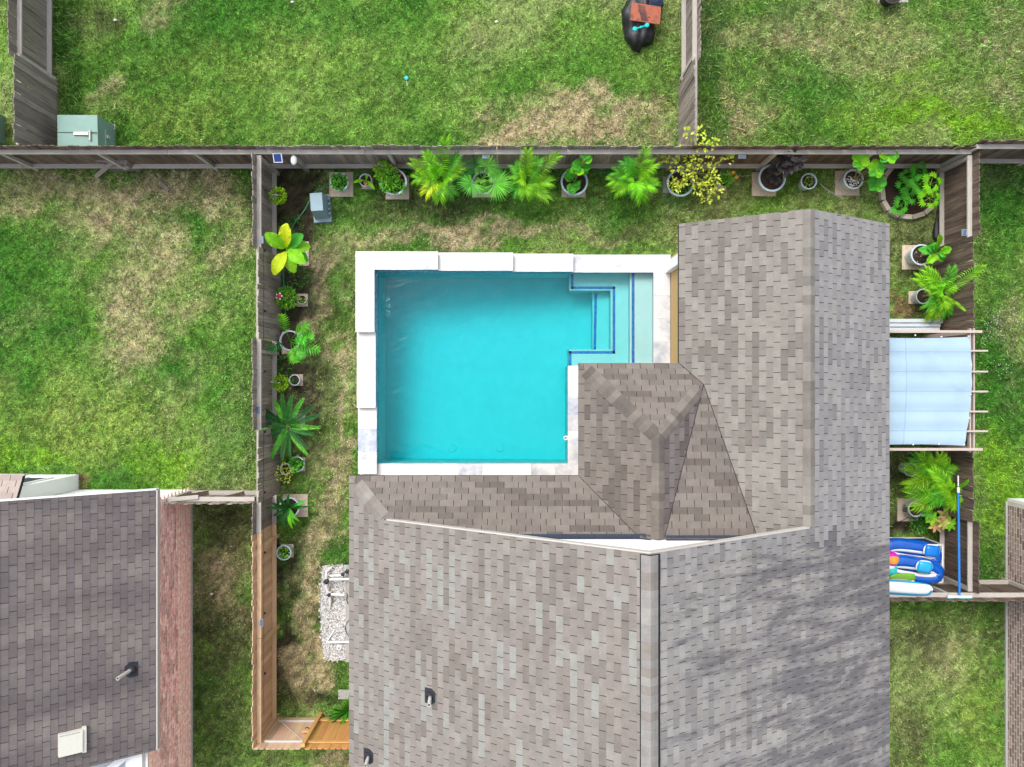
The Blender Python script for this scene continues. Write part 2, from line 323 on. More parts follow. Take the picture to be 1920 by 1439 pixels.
for (a0, a1, b0, b1, t) in ((104, 150, -20, 280, 1.6), (1300, 1350, -20, 275, 1.4), (190, 235, 200, 275, 1.3), (1320, 1940, -20, 275, .55), (0, 475, 320, 345, .5), (455, 478, 600, 925, .7), (1830, 1930, 300, 1100, .45), (1225, 1268, 20, 200, .7), (660, 668, 480, 900, -.2)):
    tall = np.maximum(tall, ((u > a0) & (u < a1) & (v > b0) & (v < b1))*t)
ln = rng.uniform(.045, .11, n)*(1+tall); ang = rng.uniform(0, 2*np.pi, n); ht = rng.uniform(.25, .75, n)*ln
wv_ = rng.uniform(.006, .013, n)*(1+.25*tall)
dx, dy = np.cos(ang), np.sin(ang); hl = np.sqrt(np.maximum(ln**2-ht**2, 1e-6))
V = np.empty((n, 3, 3), 'f4')
V[:, 0] = np.stack([bx-dy*wv_, by+dx*wv_, np.full(n, -.004)], 1); V[:, 1] = np.stack([bx+dy*wv_, by-dx*wv_, np.full(n, -.004)], 1)
V[:, 2] = np.stack([bx+dx*hl, by+dy*hl, ht+.008], 1)
g = bpy.data.meshes.new('grass'); g.vertices.add(n*3); g.vertices.foreach_set('co', V.ravel())
g.loops.add(n*3); g.loops.foreach_set('vertex_index', np.arange(n*3, dtype='i4'))
g.polygons.add(n); g.polygons.foreach_set('loop_start', np.arange(0, n*3, 3, dtype='i4')); g.polygons.foreach_set('loop_total', np.full(n, 3, 'i4'))
g.update(calc_edges=True)
br = rng.lognormal(.02, .5, n)[:, None]; tint = 1+rng.normal(0, .09, (n, 3)); cc = np.clip(c*br*tint, .004, .75)
ca = g.color_attributes.new('Col', 'FLOAT_COLOR', 'POINT')
ca.data.foreach_set('color', np.repeat(np.concatenate([cc, np.ones((n, 1))], 1).astype('f4'), 3, axis=0).ravel())
link('grass', g, 'grass', kind='stuff', label='mown lawn grass of all the yards, green with tan dry patches', cat='grass')

# ------------------------------------------------------------------ swimming pool
pool = thing('swimming_pool', 'turquoise rectangular swimming pool with white marble coping and corner steps', 'swimming pool', (0, 0, 0))
WL = -.06                                               # water level
x0, x1, y0, y1 = POOL
def quad(b, p, col=None): b.add(p, [tuple(range(len(p)))], col)
b = MB()
def depth(x): return -1.62+.32*min(1, max(0, (x-x0)/(NX-x0)))
xs = np.linspace(x0, NX, 9)
for a, d in zip(xs[:-1], xs[1:]): quad(b, [(a, y0, depth(a)), (d, y0, depth(d)), (d, y1, depth(d)), (a, y1, depth(a))])
dz = depth(NX); zt = .035
quad(b, [(NX, NY, dz), (x1, NY, dz), (x1, y1, dz), (NX, y1, dz)])
for (p, q_) in (((x0, y0), (NX, y0)), ((NX, y0), (NX, NY)), ((NX, NY), (x1, NY)), ((x1, NY), (x1, y1)), ((x1, y1), (x0, y1)), ((x0, y1), (x0, y0))):
    quad(b, [(*p, -1.7), (*p, zt), (*q_, zt), (*q_, -1.7)])
b.build('basin', 'plaster', pool)
# steps: tanning ledge, U-shaped bench, inner step
zA, zB, zC = -.24, -.50, -.86
def wx_(u, z): return W(u, 0, z).x
def wy_(v, z): return W(0, v, z).y
xa = wx_(1181, zA)
MB().box((xa, NY+.001, -1.5), (x1-.001, y1-.001, zA)).build('tanning_ledge', 'plaster', pool)
ub0, ub1 = wx_(1067, zB), wx_(1145, zB); vb0, vb1 = wy_(545, zB), wy_(656, zB)
b = MB(); e = .002
b.box((ub1, NY+e, -1.5), (xa-e, y1-e, zB)); b.box((ub0+.01, vb0, -1.5), (ub1-e, y1-e, zB)); b.box((max(ub0, NX)+.004, NY+e, -1.5), (ub1-e, vb1, zB))
b.build('bench_step', 'plaster', pool)
MB().box((wx_(1111, zC), vb1+e, -1.5), (ub1-e, vb0-e, zC)).build('entry_step', 'plaster', pool)
def trim(pts, z, w=.075):
    for (a, c_) in zip(pts[:-1], pts[1:]):
        p, q_ = W(*a, z), W(*c_, z); d = (q_-p).normalized()*w/2
        MB().beam(p-d, q_+d, w, .012).build('tile_trim', 'tile_blue', pool)
trim([(1187, 514), (1187, 684)], zA+.006); trim([(1073, 517), (1073, 540), (1151, 540), (1151, 661), (1069, 661), (1069, 683)], zB+.006, .07); trim([(1117, 553), (1115, 654)], zC+.006, .07)
# raised, stepping walls along the north and west sides, capped with marble; flush coping elsewhere
def coping(p0, p1, z, n, mats, th=.05, w=None):
    """row of n slabs filling the rectangle p0-p1 along its long side"""
    ax = 0 if abs(p1[0]-p0[0]) > abs(p1[1]-p0[1]) else 1; L = p1[ax]-p0[ax]
    for i in range(n):
        a = [*p0]; d = [*p1]; a[ax] = p0[ax]+L*i/n+(.003 if i else 0); d[ax] = p0[ax]+L*(i+1)/n
        o = MB().box((a[0], a[1], z-th), (d[0], d[1], z+uni(-.001, .001)))
        o.build('coping_tile', mats[i] if len(mats) == n else random.choice(mats), pool)
XO, YO = -4.045, 3.415
M1 = ['marble_cream', 'marble_cream', 'marble']; M2 = ['marble', 'marble', 'marble_cream', 'marble']
tseg = [(-4.045, wx_(820, .60), .60, M1, 3), (wx_(820, .42)-.03, wx_(961, .42), .42, M1, 3), (wx_(961, .24)-.03, wx_(1074, .24), .24, M1, 3), (wx_(1074, .08)-.03, 4.19, .08, M2, 4)]
for i, (a, d, z, mm, n_) in enumerate(tseg):
    aa = a if i == 0 else tseg[i-1][1]+.002
    MB().box((aa+(.03 if i == 0 else 0), y1+.003, -.3), (d-.0, YO-.03, z-.052)).build('pool_wall', 'stone_wall', pool)
    MB().box((max(aa, x0+.004), y1-.012, WL-.12), (min(d, x1-.01), y1+.002, z-.054)).build('waterline_tile', 'tile_waterline', pool)
    coping((aa, y1-.025), (d+.012, YO), z, n_, mm)
lseg = [(y1-.027, wy_(622, .60), .60, M1, 2), (wy_(622, .42), wy_(764, .42), .42, M1, 2), (wy_(764, .26), wy_(888, .26), .26, ['marble_cream', 'marble_grey', 'marble'], 3)]
for i, (a, d, z, mm, n_) in enumerate(lseg):
    aa = a if i == 0 else lseg[i-1][1]-.002
    MB().box((XO+.03, d, -.3), (x0-.003, aa, z-.052)).build('pool_wall', 'stone_wall', pool)
    MB().box((x0-.002, max(d, y0+.004), WL-.12), (x0+.012, min(aa, y1-.02), z-.054)).build('waterline_tile', 'tile_waterline', pool)
    if i < 2: coping((XO, d-.012), (x0+.025, aa-.002), z, n_, mm)
    else:
        L = aa-d
        for k, mm_ in enumerate(mm): MB().box((XO, aa-L*(k+1)/3-(.012 if k == 2 else -.003), z-.05), (x0+.025, aa-L*k/3-.002, z)).build('coping_tile', mm_, pool)
zc = .085
ys = lseg[-1][1]-.014
coping((W(675, 0, zc).x, -2.56), (NX+.30, y0+.02), zc, 9, ['marble', 'marble_cream', 'marble', 'marble', 'marble_grey', 'marble', 'marble_cream', 'marble', 'marble'])
MB().box((W(675, 0, zc).x, y0+.022, zc-.05), (x0+.02, ys-.001, zc)).build('coping_tile', 'marble', pool) if ys-.001 > y0+.03 else None
coping((NX-.02, y0+.022), (NX+.30, NY-.0), zc, 6, ['marble', 'marble', 'marble', 'marble_grey', 'marble', 'marble'])
coping((NX+.302, NY-.42), (4.19, NY+.02), zc, 5, ['marble'])
coping((x1-.02, NY+.022), (4.195, y1-.03), zc, 4, ['marble'])
MB().box((NX-.003, y0-.25, -.3), (NX+.28, NY-.02, zc-.052)).build('pool_wall', 'stone_wall', pool)
b = MB()
for (u, v) in ((848, 841), (938, 840)):
    p = W(u, v, -1.45); b = MB(); b.lathe([(0, .03), (.1, .028), (.13, 0)], (p.x, p.y, depth(p.x)), 20); b.build('floor_drain', 'plaster', pool)
# water body
b = MB()
o_ = .03
pl = [(x0-o_, y0-o_), (NX+o_, y0-o_), (NX+o_, NY-o_), (x1+o_, NY-o_), (x1+o_, y1+o_), (x0-o_, y1+o_)]
nn = len(pl)
b.add([(x_, y_, WL) for x_, y_ in pl]+[(x_, y_, -1.75) for x_, y_ in pl], [tuple(range(nn)), tuple(range(nn, 2*nn))[::-1]]+[(i+nn, (i+1) % nn+nn, (i+1) % nn, i) for i in range(nn)])
wm = bpy.data.materials.new('water'); MATS['water'] = wm; wm.use_nodes = True; t = wm.node_tree; N = t.nodes; L = t.links; N.clear()
out = N.new('ShaderNodeOutputMaterial'); tr = N.new('ShaderNodeBsdfTransparent'); gl = N.new('ShaderNodeBsdfGlossy'); gl.inputs['Roughness'].default_value = .03
fr = N.new('ShaderNodeFresnel'); fr.inputs['IOR'].default_value = 1.33; mx = N.new('ShaderNodeMixShader')
tc = N.new('ShaderNodeTexCoord'); nz = N.new('ShaderNodeTexNoise'); nz.inputs['Scale'].default_value = 2.6; nz.inputs['Detail'].default_value = 5; nz.inputs['Distortion'].default_value = 1.2
bp = N.new('ShaderNodeBump'); bp.inputs['Strength'].default_value = .22; bp.inputs['Distance'].default_value = .08
L.new(tc.outputs['Object'], nz.inputs['Vector']); L.new(nz.outputs['Fac'], bp.inputs['Height']); L.new(bp.outputs[0], fr.inputs['Normal']); L.new(bp.outputs[0], gl.inputs['Normal'])
L.new(fr.outputs[0], mx.inputs[0]); L.new(tr.outputs[0], mx.inputs[1]); L.new(gl.outputs[0], mx.inputs[2]); L.new(mx.outputs[0], out.inputs['Surface'])
va = N.new('ShaderNodeVolumeAbsorption'); va.inputs['Color'].default_value = (.0, .938, .974, 1); va.inputs['Density'].default_value = 1.3
L.new(va.outputs[0], out.inputs['Volume'])
b.build('water', 'water', kind='structure')
p = W(1061, 822, 0); q0 = (p.x, p.y, WL)
fl = thing('chlorine_floater', 'small white ring floating at the right edge of the pool', 'pool floater', q0)
MB().lathe([(.035, .0), (.03, .03), (.055, .045), (.065, .02), (.06, -.02), (.03, -.03)], q0, 18).build('ring', 'pvc', fl, smooth=True)
MB().lathe([(0, .012), (.033, .012), (.033, 0)], q0, 14).build('core', 'utility_grey', fl)

# bubbles where the spouts fall in at the far left corner
b = MB()
for (u0, v0, u1, v1, n_) in ((742, 524, 784, 530, 34), (724, 560, 731, 592, 34), ):
    for _ in range(n_):
        p = W(uni(u0, u1), uni(v0, v1), WL); r = uni(.005, .013); b.lathe([(r, .001), (r*.7, r*.35), (0, r*.5)], (p.x, p.y, WL), 6, sx=uni(.8, 1.8))
b.build('foam', 'foam', kind='stuff', label='patches of white bubbles in the far left corner of the pool', cat='foam')
# ------------------------------------------------------------------ roofs
def stain_mat(name, sx, sy, lo, hi, dark, amount, gx=None, tilt=0.0, sc=1.0, rg=.6):
    """shingle material with algae streaks: stretched noise, heavier towards one side of the slope"""
    m = mat(name, attr=True, blotch=.08, rough=.92, var=.16, scale=70, spec=.12, bump=.25, bscale=220, detail=2)
    t = m.node_tree; N = t.nodes; L = t.links; b = N['Principled BSDF']; src = b.inputs['Base Color'].links[0].from_socket
    ge = N.new('ShaderNodeNewGeometry'); mp = N.new('ShaderNodeMapping'); mp.inputs['Scale'].default_value = (sx, sy, .0); mp.inputs['Rotation'].default_value = (0, 0, tilt)
    L.new(ge.outputs['Position'], mp.inputs['Vector'])
    nz = N.new('ShaderNodeTexNoise'); nz.inputs['Scale'].default_value = sc; nz.inputs['Detail'].default_value = 8; nz.inputs['Roughness'].default_value = rg; nz.inputs['Distortion'].default_value = .5
    L.new(mp.outputs[0], nz.inputs['Vector'])
    fac = nz.outputs['Fac']
    if gx:
        sp = N.new('ShaderNodeSeparateXYZ'); L.new(ge.outputs['Position'], sp.inputs[0])
        mg = N.new('ShaderNodeMapRange'); mg.inputs[1].default_value = gx[0]; mg.inputs[2].default_value = gx[1]; mg.inputs[3].default_value = gx[2]; mg.inputs[4].default_value = gx[3]
        L.new(sp.outputs[0], mg.inputs[0])
        a = N.new('ShaderNodeMath'); a.operation = 'ADD'; L.new(fac, a.inputs[0]); L.new(mg.outputs[0], a.inputs[1]); fac = a.outputs[0]
    mr = N.new('ShaderNodeMapRange'); mr.inputs[1].default_value = lo; mr.inputs[2].default_value = hi; mr.inputs[4].default_value = amount; L.new(fac, mr.inputs[0])
    mx = N.new('ShaderNodeMix'); mx.data_type = 'RGBA'; L.new(mr.outputs[0], mx.inputs[0]); L.new(src, mx.inputs[6]); mx.inputs[7].default_value = (*dark, 1)
    L.new(mx.outputs[2], b.inputs['Base Color'])
stain_mat('shingle_stained', .75, 3.6, .47, .62, clr(102, 100, 104), .8, gx=(2.4, 6.6, -.07, .08), tilt=.2, rg=.72)
stain_mat('shingle_neighbour', .2, 1.0, .40, .62, clr(100, 93, 95), .75, tilt=.1)

class Plane:
    def __init__(s, poly, ref, slope, up):          # ref: point (x, y, z) on the plane, up: unit plan direction of ascent
        s.poly = poly; s.g = Vector(up).normalized(); s.s = slope; s.ref = ref
        s.k = math.sqrt(1+slope*slope); s.U = Vector((s.g.y, -s.g.x)); s.n = Vector((-s.g.x*slope, -s.g.y*slope, 1)).normalized()
        s.Vv = Vector((s.g.x, s.g.y, slope)).normalized()
    def z(s, x, y): return s.ref[2]+s.s*((x-s.ref[0])*s.g.x+(y-s.ref[1])*s.g.y)
    def p3(s, a, h, off=0.0):
        x = s.U.x*a+s.g.x*h; y = s.U.y*a+s.g.y*h
        return Vector((x, y, s.z(x, y)))+s.n*off
    def ah(s, x, y): return (x*s.U.x+y*s.U.y, x*s.g.x+y*s.g.y)
def clip(poly, lo, hi, ax):
    for sgn, lim in ((1, lo), (-1, hi)):
        out = []; n = len(poly)
        for i in range(n):
            p, q = poly[i], poly[(i+1) % n]; dp = sgn*(p[ax]-lim); dq = sgn*(q[ax]-lim)
            if dp >= 0: out.append(p)
            if (dp >= 0) != (dq >= 0):
                t = dp/(dp-dq); out.append((p[0]+(q[0]-p[0])*t, p[1]+(q[1]-p[1])*t))
        poly = out
        if not poly: break
    return poly
def area(p): return abs(sum(p[i][0]*p[(i+1) % len(p)][1]-p[(i+1) % len(p)][0]*p[i][1] for i in range(len(p))))/2
TH = .009
def shingle_plane(pl, store, tone, e=.152, tab=.325, gap=.014, matname='shingle'):
    ph = [pl.ah(*p) for p in pl.poly]; eh = e/pl.k
    a0, a1 = min(p[0] for p in ph), max(p[0] for p in ph); h0, h1 = min(p[1] for p in ph), max(p[1] for p in ph)
    k = 0; h = h0
    while h < h1-.004:
        row = clip(ph, h, min(h+eh, h1), 1); off = (k % 2)*tab/2+uni(-.02, .02)+(k//7)*.04
        if len(row) > 2:
            i0 = math.floor((a0-off)/tab)
            prev = random.randrange(12)
            for i in range(i0, int((a1-off)/tab)+2):
                s0 = off+i*tab; poly = clip(row, s0+gap/2, s0+tab-gap/2, 0)
                if len(poly) < 3 or area(poly) < .0006: continue
                full = len(poly) == 4 and abs(area(poly)-(tab-gap)*eh) < 1e-5
                c = pl.p3(s0+tab/2, h+eh/2)
                if random.random() > .25: prev = random.randrange(12)
                store.append((pl, poly, h, eh, full, (s0+gap/2, h, tab-gap, e), c, prev, tone(c.x, c.y, prev), matname))
        h += eh; k += 1
def add_tab(b, rec):
    pl, poly, h, eh, full, loc, c, prev, col, mn = rec
    n = len(poly); top = [pl.p3(a, hh, TH-(TH-.0015)*(hh-h)/eh) for a, hh in poly]; bot = [pl.p3(a, hh, -.001) for a, hh in poly]
    ar = sum(poly[i][0]*poly[(i+1) % n][1]-poly[(i+1) % n][0]*poly[i][1] for i in range(n))
    fs = [tuple(range(n))]+[(i+n, (i+1) % n+n, (i+1) % n, i) for i in range(n)]
    # U, g form a left-handed plan frame, so flip by the sign found
    if ar > 0: fs = [f[::-1] for f in fs]
    b.add(top+bot, fs, col)
def finish_roof(roof, store, nind=300):
    vis = [r for r in store if r[4]]
    def inframe(r):
        c = r[6]; return abs(c.x/(H-c.z)*F) < 955 and abs(c.y/(H-c.z)*F) < 715
    ind = sorted([r for r in vis if inframe(r)], key=lambda r: -r[6].z)[:nind]; ids = set(id(r) for r in ind)
    groups = {}
    for r in store:
        if id(r) not in ids: groups.setdefault(r[9], MB()); add_tab(groups[r[9]], r)
    for mn, b in groups.items(): b.build('shingles', mn, roof, kind='stuff')
    cache = {}
    ro = Vector(world_loc(roof))
    for r in ind:
        pl, poly, h, eh, full, (a, hh, w, e), c, prev, col, mn = r
        key = (mn, tuple(round(x_, 2) for x_ in col), round(w, 3))
        if key not in cache:
            b = MB(); b.add([(0, 0, TH), (w, 0, TH), (w, e, .0015), (0, e, .0015), (0, 0, -.001), (w, 0, -.001), (w, e, -.001), (0, e, -.001)],
                            [(0, 1, 2, 3), (4, 5, 1, 0), (5, 6, 2, 1), (6, 7, 3, 2), (7, 4, 0, 3)], col); cache[key] = b.mesh('shingle'); cache[key].materials.append(MATS[mn])
        o = bpy.data.objects.new('shingle', cache[key]); COL.objects.link(o); o.parent = roof
        U3 = Vector((-pl.U.x, -pl.U.y, 0)); p = pl.p3(a+w, hh)            # right-handed frame: -U, up-slope, normal
        o.matrix_local = Matrix.Translation(p-ro) @ Matrix(((U3.x, pl.Vv.x, pl.n.x), (U3.y, pl.Vv.y, pl.n.y), (U3.z, pl.Vv.z, pl.n.z))).to_4x4()
def deck_mesh(planes, th=.13):
    b = MB()
    for pl in planes:
        n = len(pl.poly); ccw = sum(pl.poly[i][0]*pl.poly[(i+1) % n][1]-pl.poly[(i+1) % n][0]*pl.poly[i][1] for i in range(n)) > 0
        P = pl.poly if ccw else pl.poly[::-1]
        top = [(x, y, pl.z(x, y)-.004) for x, y in P]; bot = [(x, y, pl.z(x, y)-.004-th) for x, y in P]
        b.add(top+bot, [tuple(range(n)), tuple(range(n, 2*n))[::-1]]+[(i+n, (i+1) % n+n, (i+1) % n, i) for i in range(n)])
    return b
def caps(roof, A, B, p1, p2, w=.15, step=.155, lift=.012, tones=None, name='ridge_cap', ln=.2):
    A, B = Vector(A), Vector(B); d = (B-A).normalized(); L = (B-A).length; hd = Vector((d.x, d.y)).normalized(); m = Vector((hd.y, -hd.x))
    def wing(pl, sgn):
        v = m*sgn
        if v.x*pl.g.x+v.y*pl.g.y > 0: v = -v
        return Vector((v.x, v.y, pl.s*(v.x*pl.g.x+v.y*pl.g.y))).normalized()
    w1, w2 = wing(p1, 1), wing(p2, -1); up = Vector((0, 0, 1)); n = max(1, int(L/step))
    for i in range(n):
        q0 = A+d*(i*step); q1 = A+d*min(i*step+ln, L)
        sec = lambda q, l: [q+w1*w+up*(l*.7), q+w1*w*.45+up*(l+.004), q+up*(l+.006), q+w2*w*.45+up*(l+.004), q+w2*w+up*(l*.7)]
        s0, s1 = sec(q0, lift+.014), sec(q1, lift+.002); lo = [p-up*.014 for p in s0]
        b = MB(); b.add(s0+s1+lo, [(k, k+1, k+6, k+5) for k in range(4)]+[(k+10, k+11, k+1, k) for k in range(4)]+[(10, 0, 5), (14, 9, 4)], random.choice(tones))
        b.build(name, 'shingle', roof)
# ---- our house
SL = .655; EZ = 2.9
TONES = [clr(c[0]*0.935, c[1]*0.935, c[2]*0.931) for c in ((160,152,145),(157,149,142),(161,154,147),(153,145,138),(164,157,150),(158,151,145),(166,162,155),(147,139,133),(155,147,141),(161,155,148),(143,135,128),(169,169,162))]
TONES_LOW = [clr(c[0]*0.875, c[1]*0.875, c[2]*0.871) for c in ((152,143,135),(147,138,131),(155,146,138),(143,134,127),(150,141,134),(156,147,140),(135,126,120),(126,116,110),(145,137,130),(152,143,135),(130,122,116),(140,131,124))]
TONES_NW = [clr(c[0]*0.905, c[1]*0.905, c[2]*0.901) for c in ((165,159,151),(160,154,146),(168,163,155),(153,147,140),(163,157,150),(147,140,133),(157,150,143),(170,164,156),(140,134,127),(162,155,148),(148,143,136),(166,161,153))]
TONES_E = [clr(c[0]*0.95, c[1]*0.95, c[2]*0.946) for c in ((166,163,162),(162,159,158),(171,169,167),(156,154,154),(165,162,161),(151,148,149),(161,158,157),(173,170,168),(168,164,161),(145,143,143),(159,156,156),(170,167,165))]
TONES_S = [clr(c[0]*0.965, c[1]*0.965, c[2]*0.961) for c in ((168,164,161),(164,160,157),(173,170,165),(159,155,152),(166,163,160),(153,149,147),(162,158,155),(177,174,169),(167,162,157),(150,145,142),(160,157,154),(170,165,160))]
EX = 8.65; WX = -3.73; RX = 2.46; NRX = 6.24; NEX = 3.83; GY = 3.66; RK = -3.03; WY = -3.38; SY = -14.0
Pp = (3.165, -1.17); Q = (4.315, -.02); zR = EZ+SL*(EX-RX); LX = 3.30; RXX = 5.331
p_east = Plane([(EX, GY), (NRX, GY), (NRX, RK), (RX, RK), (RX, SY), (EX, SY)], (EX, 0, EZ), SL, (-1, 0))
p_west = Plane([(WX, SY), (WX, -2.116), (WX+.914, RK), (RX, RK), (RX, SY)], (WX, 0, EZ), SL, (1, 0))
p_nwl = Plane([(NEX, GY), (NRX, GY), (NRX, WY), (RXX, WY), Q, (NEX, .465)], (NEX, 0, EZ), SL, (1, 0))
p_low = Plane([(WX, -2.116), (1.53, -2.116), (2.794, WY), (-2.466, WY)], (0, -2.116, EZ), SL, (0, -1))
p_pw = Plane([(1.53, .465), Pp, (3.165, WY), (2.794, WY), (1.53, -2.116)], (1.53, 0, EZ), SL, (1, 0))
p_pn = Plane([(1.53, .465), (NEX, .465), Q, Pp], (0, .465, EZ), SL, (0, -1))
p_pe = Plane([Pp, Q, (LX, WY), (3.165, WY)], (3.165, 0, EZ+SL*1.635), SL, (-1, 0))
zq = p_pn.z(*Q); zl = p_pe.z(LX, WY)
p_ck = Plane([Q, (RXX, WY), (LX, WY)], (0, Q[1], zq), (zl-zq)/(Q[1]-WY), (0, -1))
house = thing('house', 'large house with taupe shingle roofs wrapping round the swimming pool', 'house', (2.5, -4, 0))
roof = deck_mesh([p_east, p_west, p_nwl, p_low, p_pw, p_pn, p_pe, p_ck]).build('roof', 'deck', house)
store = []
T = lambda tones, f=1.0: (lambda x, y, i: tuple(c*f for c in tones[i % len(tones)]))
zig = {}
def tone_e(x, y, i):
    return TONES_E[i] if y > -3.2 else TONES_S[i]
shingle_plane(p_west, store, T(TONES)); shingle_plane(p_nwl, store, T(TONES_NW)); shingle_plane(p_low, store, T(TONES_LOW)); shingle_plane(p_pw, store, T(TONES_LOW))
shingle_plane(p_pn, store, T(TONES_LOW)); shingle_plane(p_pe, store, lambda x, y, i: tuple(a*b for a, b in zip(TONES_LOW[i], (.95, .93, 1.02)))); shingle_plane(p_ck, store, T(TONES_LOW))  # p_pe tabs tinted darker and purpler: the east face's shade put into colour
tmp = []; shingle_plane(p_east, tmp, tone_e)
for r in tmp:                                        # the re-laid northern part ends in a stepped line
    row = round(r[2]/r[3]); lim = zig.setdefault(row, -3.28+uni(-.22, .2)); north = r[6].y > lim
    store.append(r[:8]+((TONES_E if north else TONES_S)[r[7]], 'shingle' if north else 'shingle_stained'))
finish_roof(roof, store)
ct = TONES[:9]; cl = TONES_LOW
zN = EZ+SL*(EX-NRX)
MB().add([(RX-.168, RK-.02, zR-.168*SL+.03), (RX, RK-.02, zR+.04), (RX+.195, RK-.02, zR-.195*SL+.03), (RX-.168, SY, zR-.168*SL+.03), (RX, SY, zR+.04), (RX+.195, SY, zR-.195*SL+.03),
          (RX-.166, RK-.02, zR-.168*SL-.02), (RX+.19, RK-.02, zR-.195*SL-.02), (RX-.166, SY, zR-.168*SL-.02), (RX+.19, SY, zR-.195*SL-.02)],
         [(0, 3, 4, 1), (1, 4, 5, 2), (6, 8, 3, 0), (2, 5, 9, 7), (6, 0, 1, 2, 7)]).build('ridge_vent', 'ridge_vent', roof)
caps(roof, (RX, RK-.03, zR), (RX, -9.6, zR), p_east, p_west, w=.185, lift=.045, tones=[TONES_S[i] for i in (0, 1, 2, 4, 6, 8)]+[TONES[0], TONES[2]])
caps(roof, (NRX, GY-.01, zN), (NRX, RK+.03, zN), p_nwl, p_east, w=.15, tones=TONES_NW, step=.2, ln=.25)
caps(roof, (1.70, .295, EZ+SL*.17), (Pp[0]-.05, Pp[1]+.05, EZ+SL*1.59), p_pw, p_pn, w=.18, tones=cl, step=.165, ln=.22)
caps(roof, (Q[0]-.1, Q[1]-.1, zq+.07), (Pp[0]+.05, Pp[1]+.05, EZ+SL*1.59), p_pn, p_pe, w=.17, tones=cl, step=.165, ln=.22)
caps(roof, (3.165, WY+.02, EZ+SL*1.635), (Pp[0], Pp[1]+.05, EZ+SL*1.635), p_pw, p_pe, w=.17, tones=cl, step=.165, ln=.22, lift=.016)
caps(roof, (WX+.19, -2.306, EZ+SL*.19), (WX+.86, -2.976, EZ+SL*.86), p_low, p_west, w=.18, tones=ct, step=.165, ln=.22)
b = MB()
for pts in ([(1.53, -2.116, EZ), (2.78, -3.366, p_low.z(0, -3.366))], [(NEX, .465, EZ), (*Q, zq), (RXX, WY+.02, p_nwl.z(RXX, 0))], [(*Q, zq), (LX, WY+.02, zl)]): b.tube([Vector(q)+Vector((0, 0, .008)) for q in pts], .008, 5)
b.build('valley_cut_shade', 'deck', roof)  # dark tubes stand in for the shadow gap along the valley cuts
# walls
def wallbox(par, x0, x1, y0, y1, z1, m, name='wall'): return MB().box((x0, y0, -.1), (x1, y1, z1)).build(name, m, par)
wallbox(house, 4.21, 8.3, -3.3, 3.35, 2.8, 'tan_wall'); wallbox(house, -3.38, 8.3, -13.6, -3.40, 2.8, 'tan_wall'); wallbox(house, -3.3, 4.2, -3.39, -2.62, 2.8, 'tan_wall')
b = MB(); gy0 = WY-.004; gyb = gy0-.1
prof = [(-2.9, 2.86), (8.2, 2.86), (8.2, p_east.z(8.2, 0)-.14), (RX, zR-.14), (-2.9, p_west.z(-2.9, 0)-.14)]
n = len(prof); b.add([(x, gy0, z) for x, z in prof]+[(x, gyb, z) for x, z in prof], [tuple(range(n)), tuple(range(n, 2*n))[::-1]]+[(i, i+n, (i+1) % n+n, (i+1) % n) for i in range(n)])
b.build('gable_wall', 'white_paint', house)
b = MB(); prof = [(4.25, 2.75), (8.2, 2.75), (8.2, p_east.z(8.2, 0)-.15), (NRX, zN-.15), (4.25, p_nwl.z(4.25, 0)-.15)]
b.add([(x, 3.33, z) for x, z in prof]+[(x, 3.23, z) for x, z in prof], [tuple(range(5))[::-1], tuple(range(5, 10))]+[(i, (i+1) % 5, (i+1) % 5+5, i+5) for i in range(5)])
b.build('gable_wall', 'white_paint', house)
for pts in ([(-2.3, p_low.z(0, WY)), (2.79, p_low.z(0, WY)), (3.0, p_pw.z(3.0, WY))], [(3.33, zl), (5.32, zl), (6.0, p_nwl.z(6.0, 0))]):
    b = MB()
    for (xa_, za_), (xb_, zb_) in zip(pts[:-1], pts[1:]):
        b.add([(xa_, WY+.006, za_), (xb_, WY+.006, zb_), (xb_, WY+.006, zb_+.13), (xa_, WY+.006, za_+.13), (xa_, WY+.09, za_+.012), (xb_, WY+.09, zb_+.012)], [(3, 2, 1, 0), (0, 1, 5, 4)])
    b.build('flashing', 'flashing', house)
for (xa_, xb_) in ((WX+.95, RX), (RX, NRX-.02)):      # barge boards along the gable
    f_ = lambda x: (p_west if xb_ == RX else p_east).z(x, 0)
    MB().add([(xa_, RK+.028, f_(xa_)-.15), (xb_, RK+.028, f_(xb_)-.15), (xb_, RK+.028, f_(xb_)+.012), (xa_, RK+.028, f_(xa_)+.012), (xa_, RK+.001, f_(xa_)-.15), (xb_, RK+.001, f_(xb_)-.15), (xb_, RK+.001, f_(xb_)+.012), (xa_, RK+.001, f_(xa_)+.012)],
             [(3, 2, 1, 0), (4, 5, 6, 7), (0, 1, 5, 4), (2, 3, 7, 6)]).build('barge_board', 'trim_paint', house)
MB().box((1.75, -.25, 0), (1.93, -.07, 2.8)).build('porch_post', 'white_paint', house)
p = W(1270, 491, 1.2); MB().box((4.06, p.y-.13, .09), (4.2, p.y+.13, 2.75)).build('corner_post', 'white_paint', house)
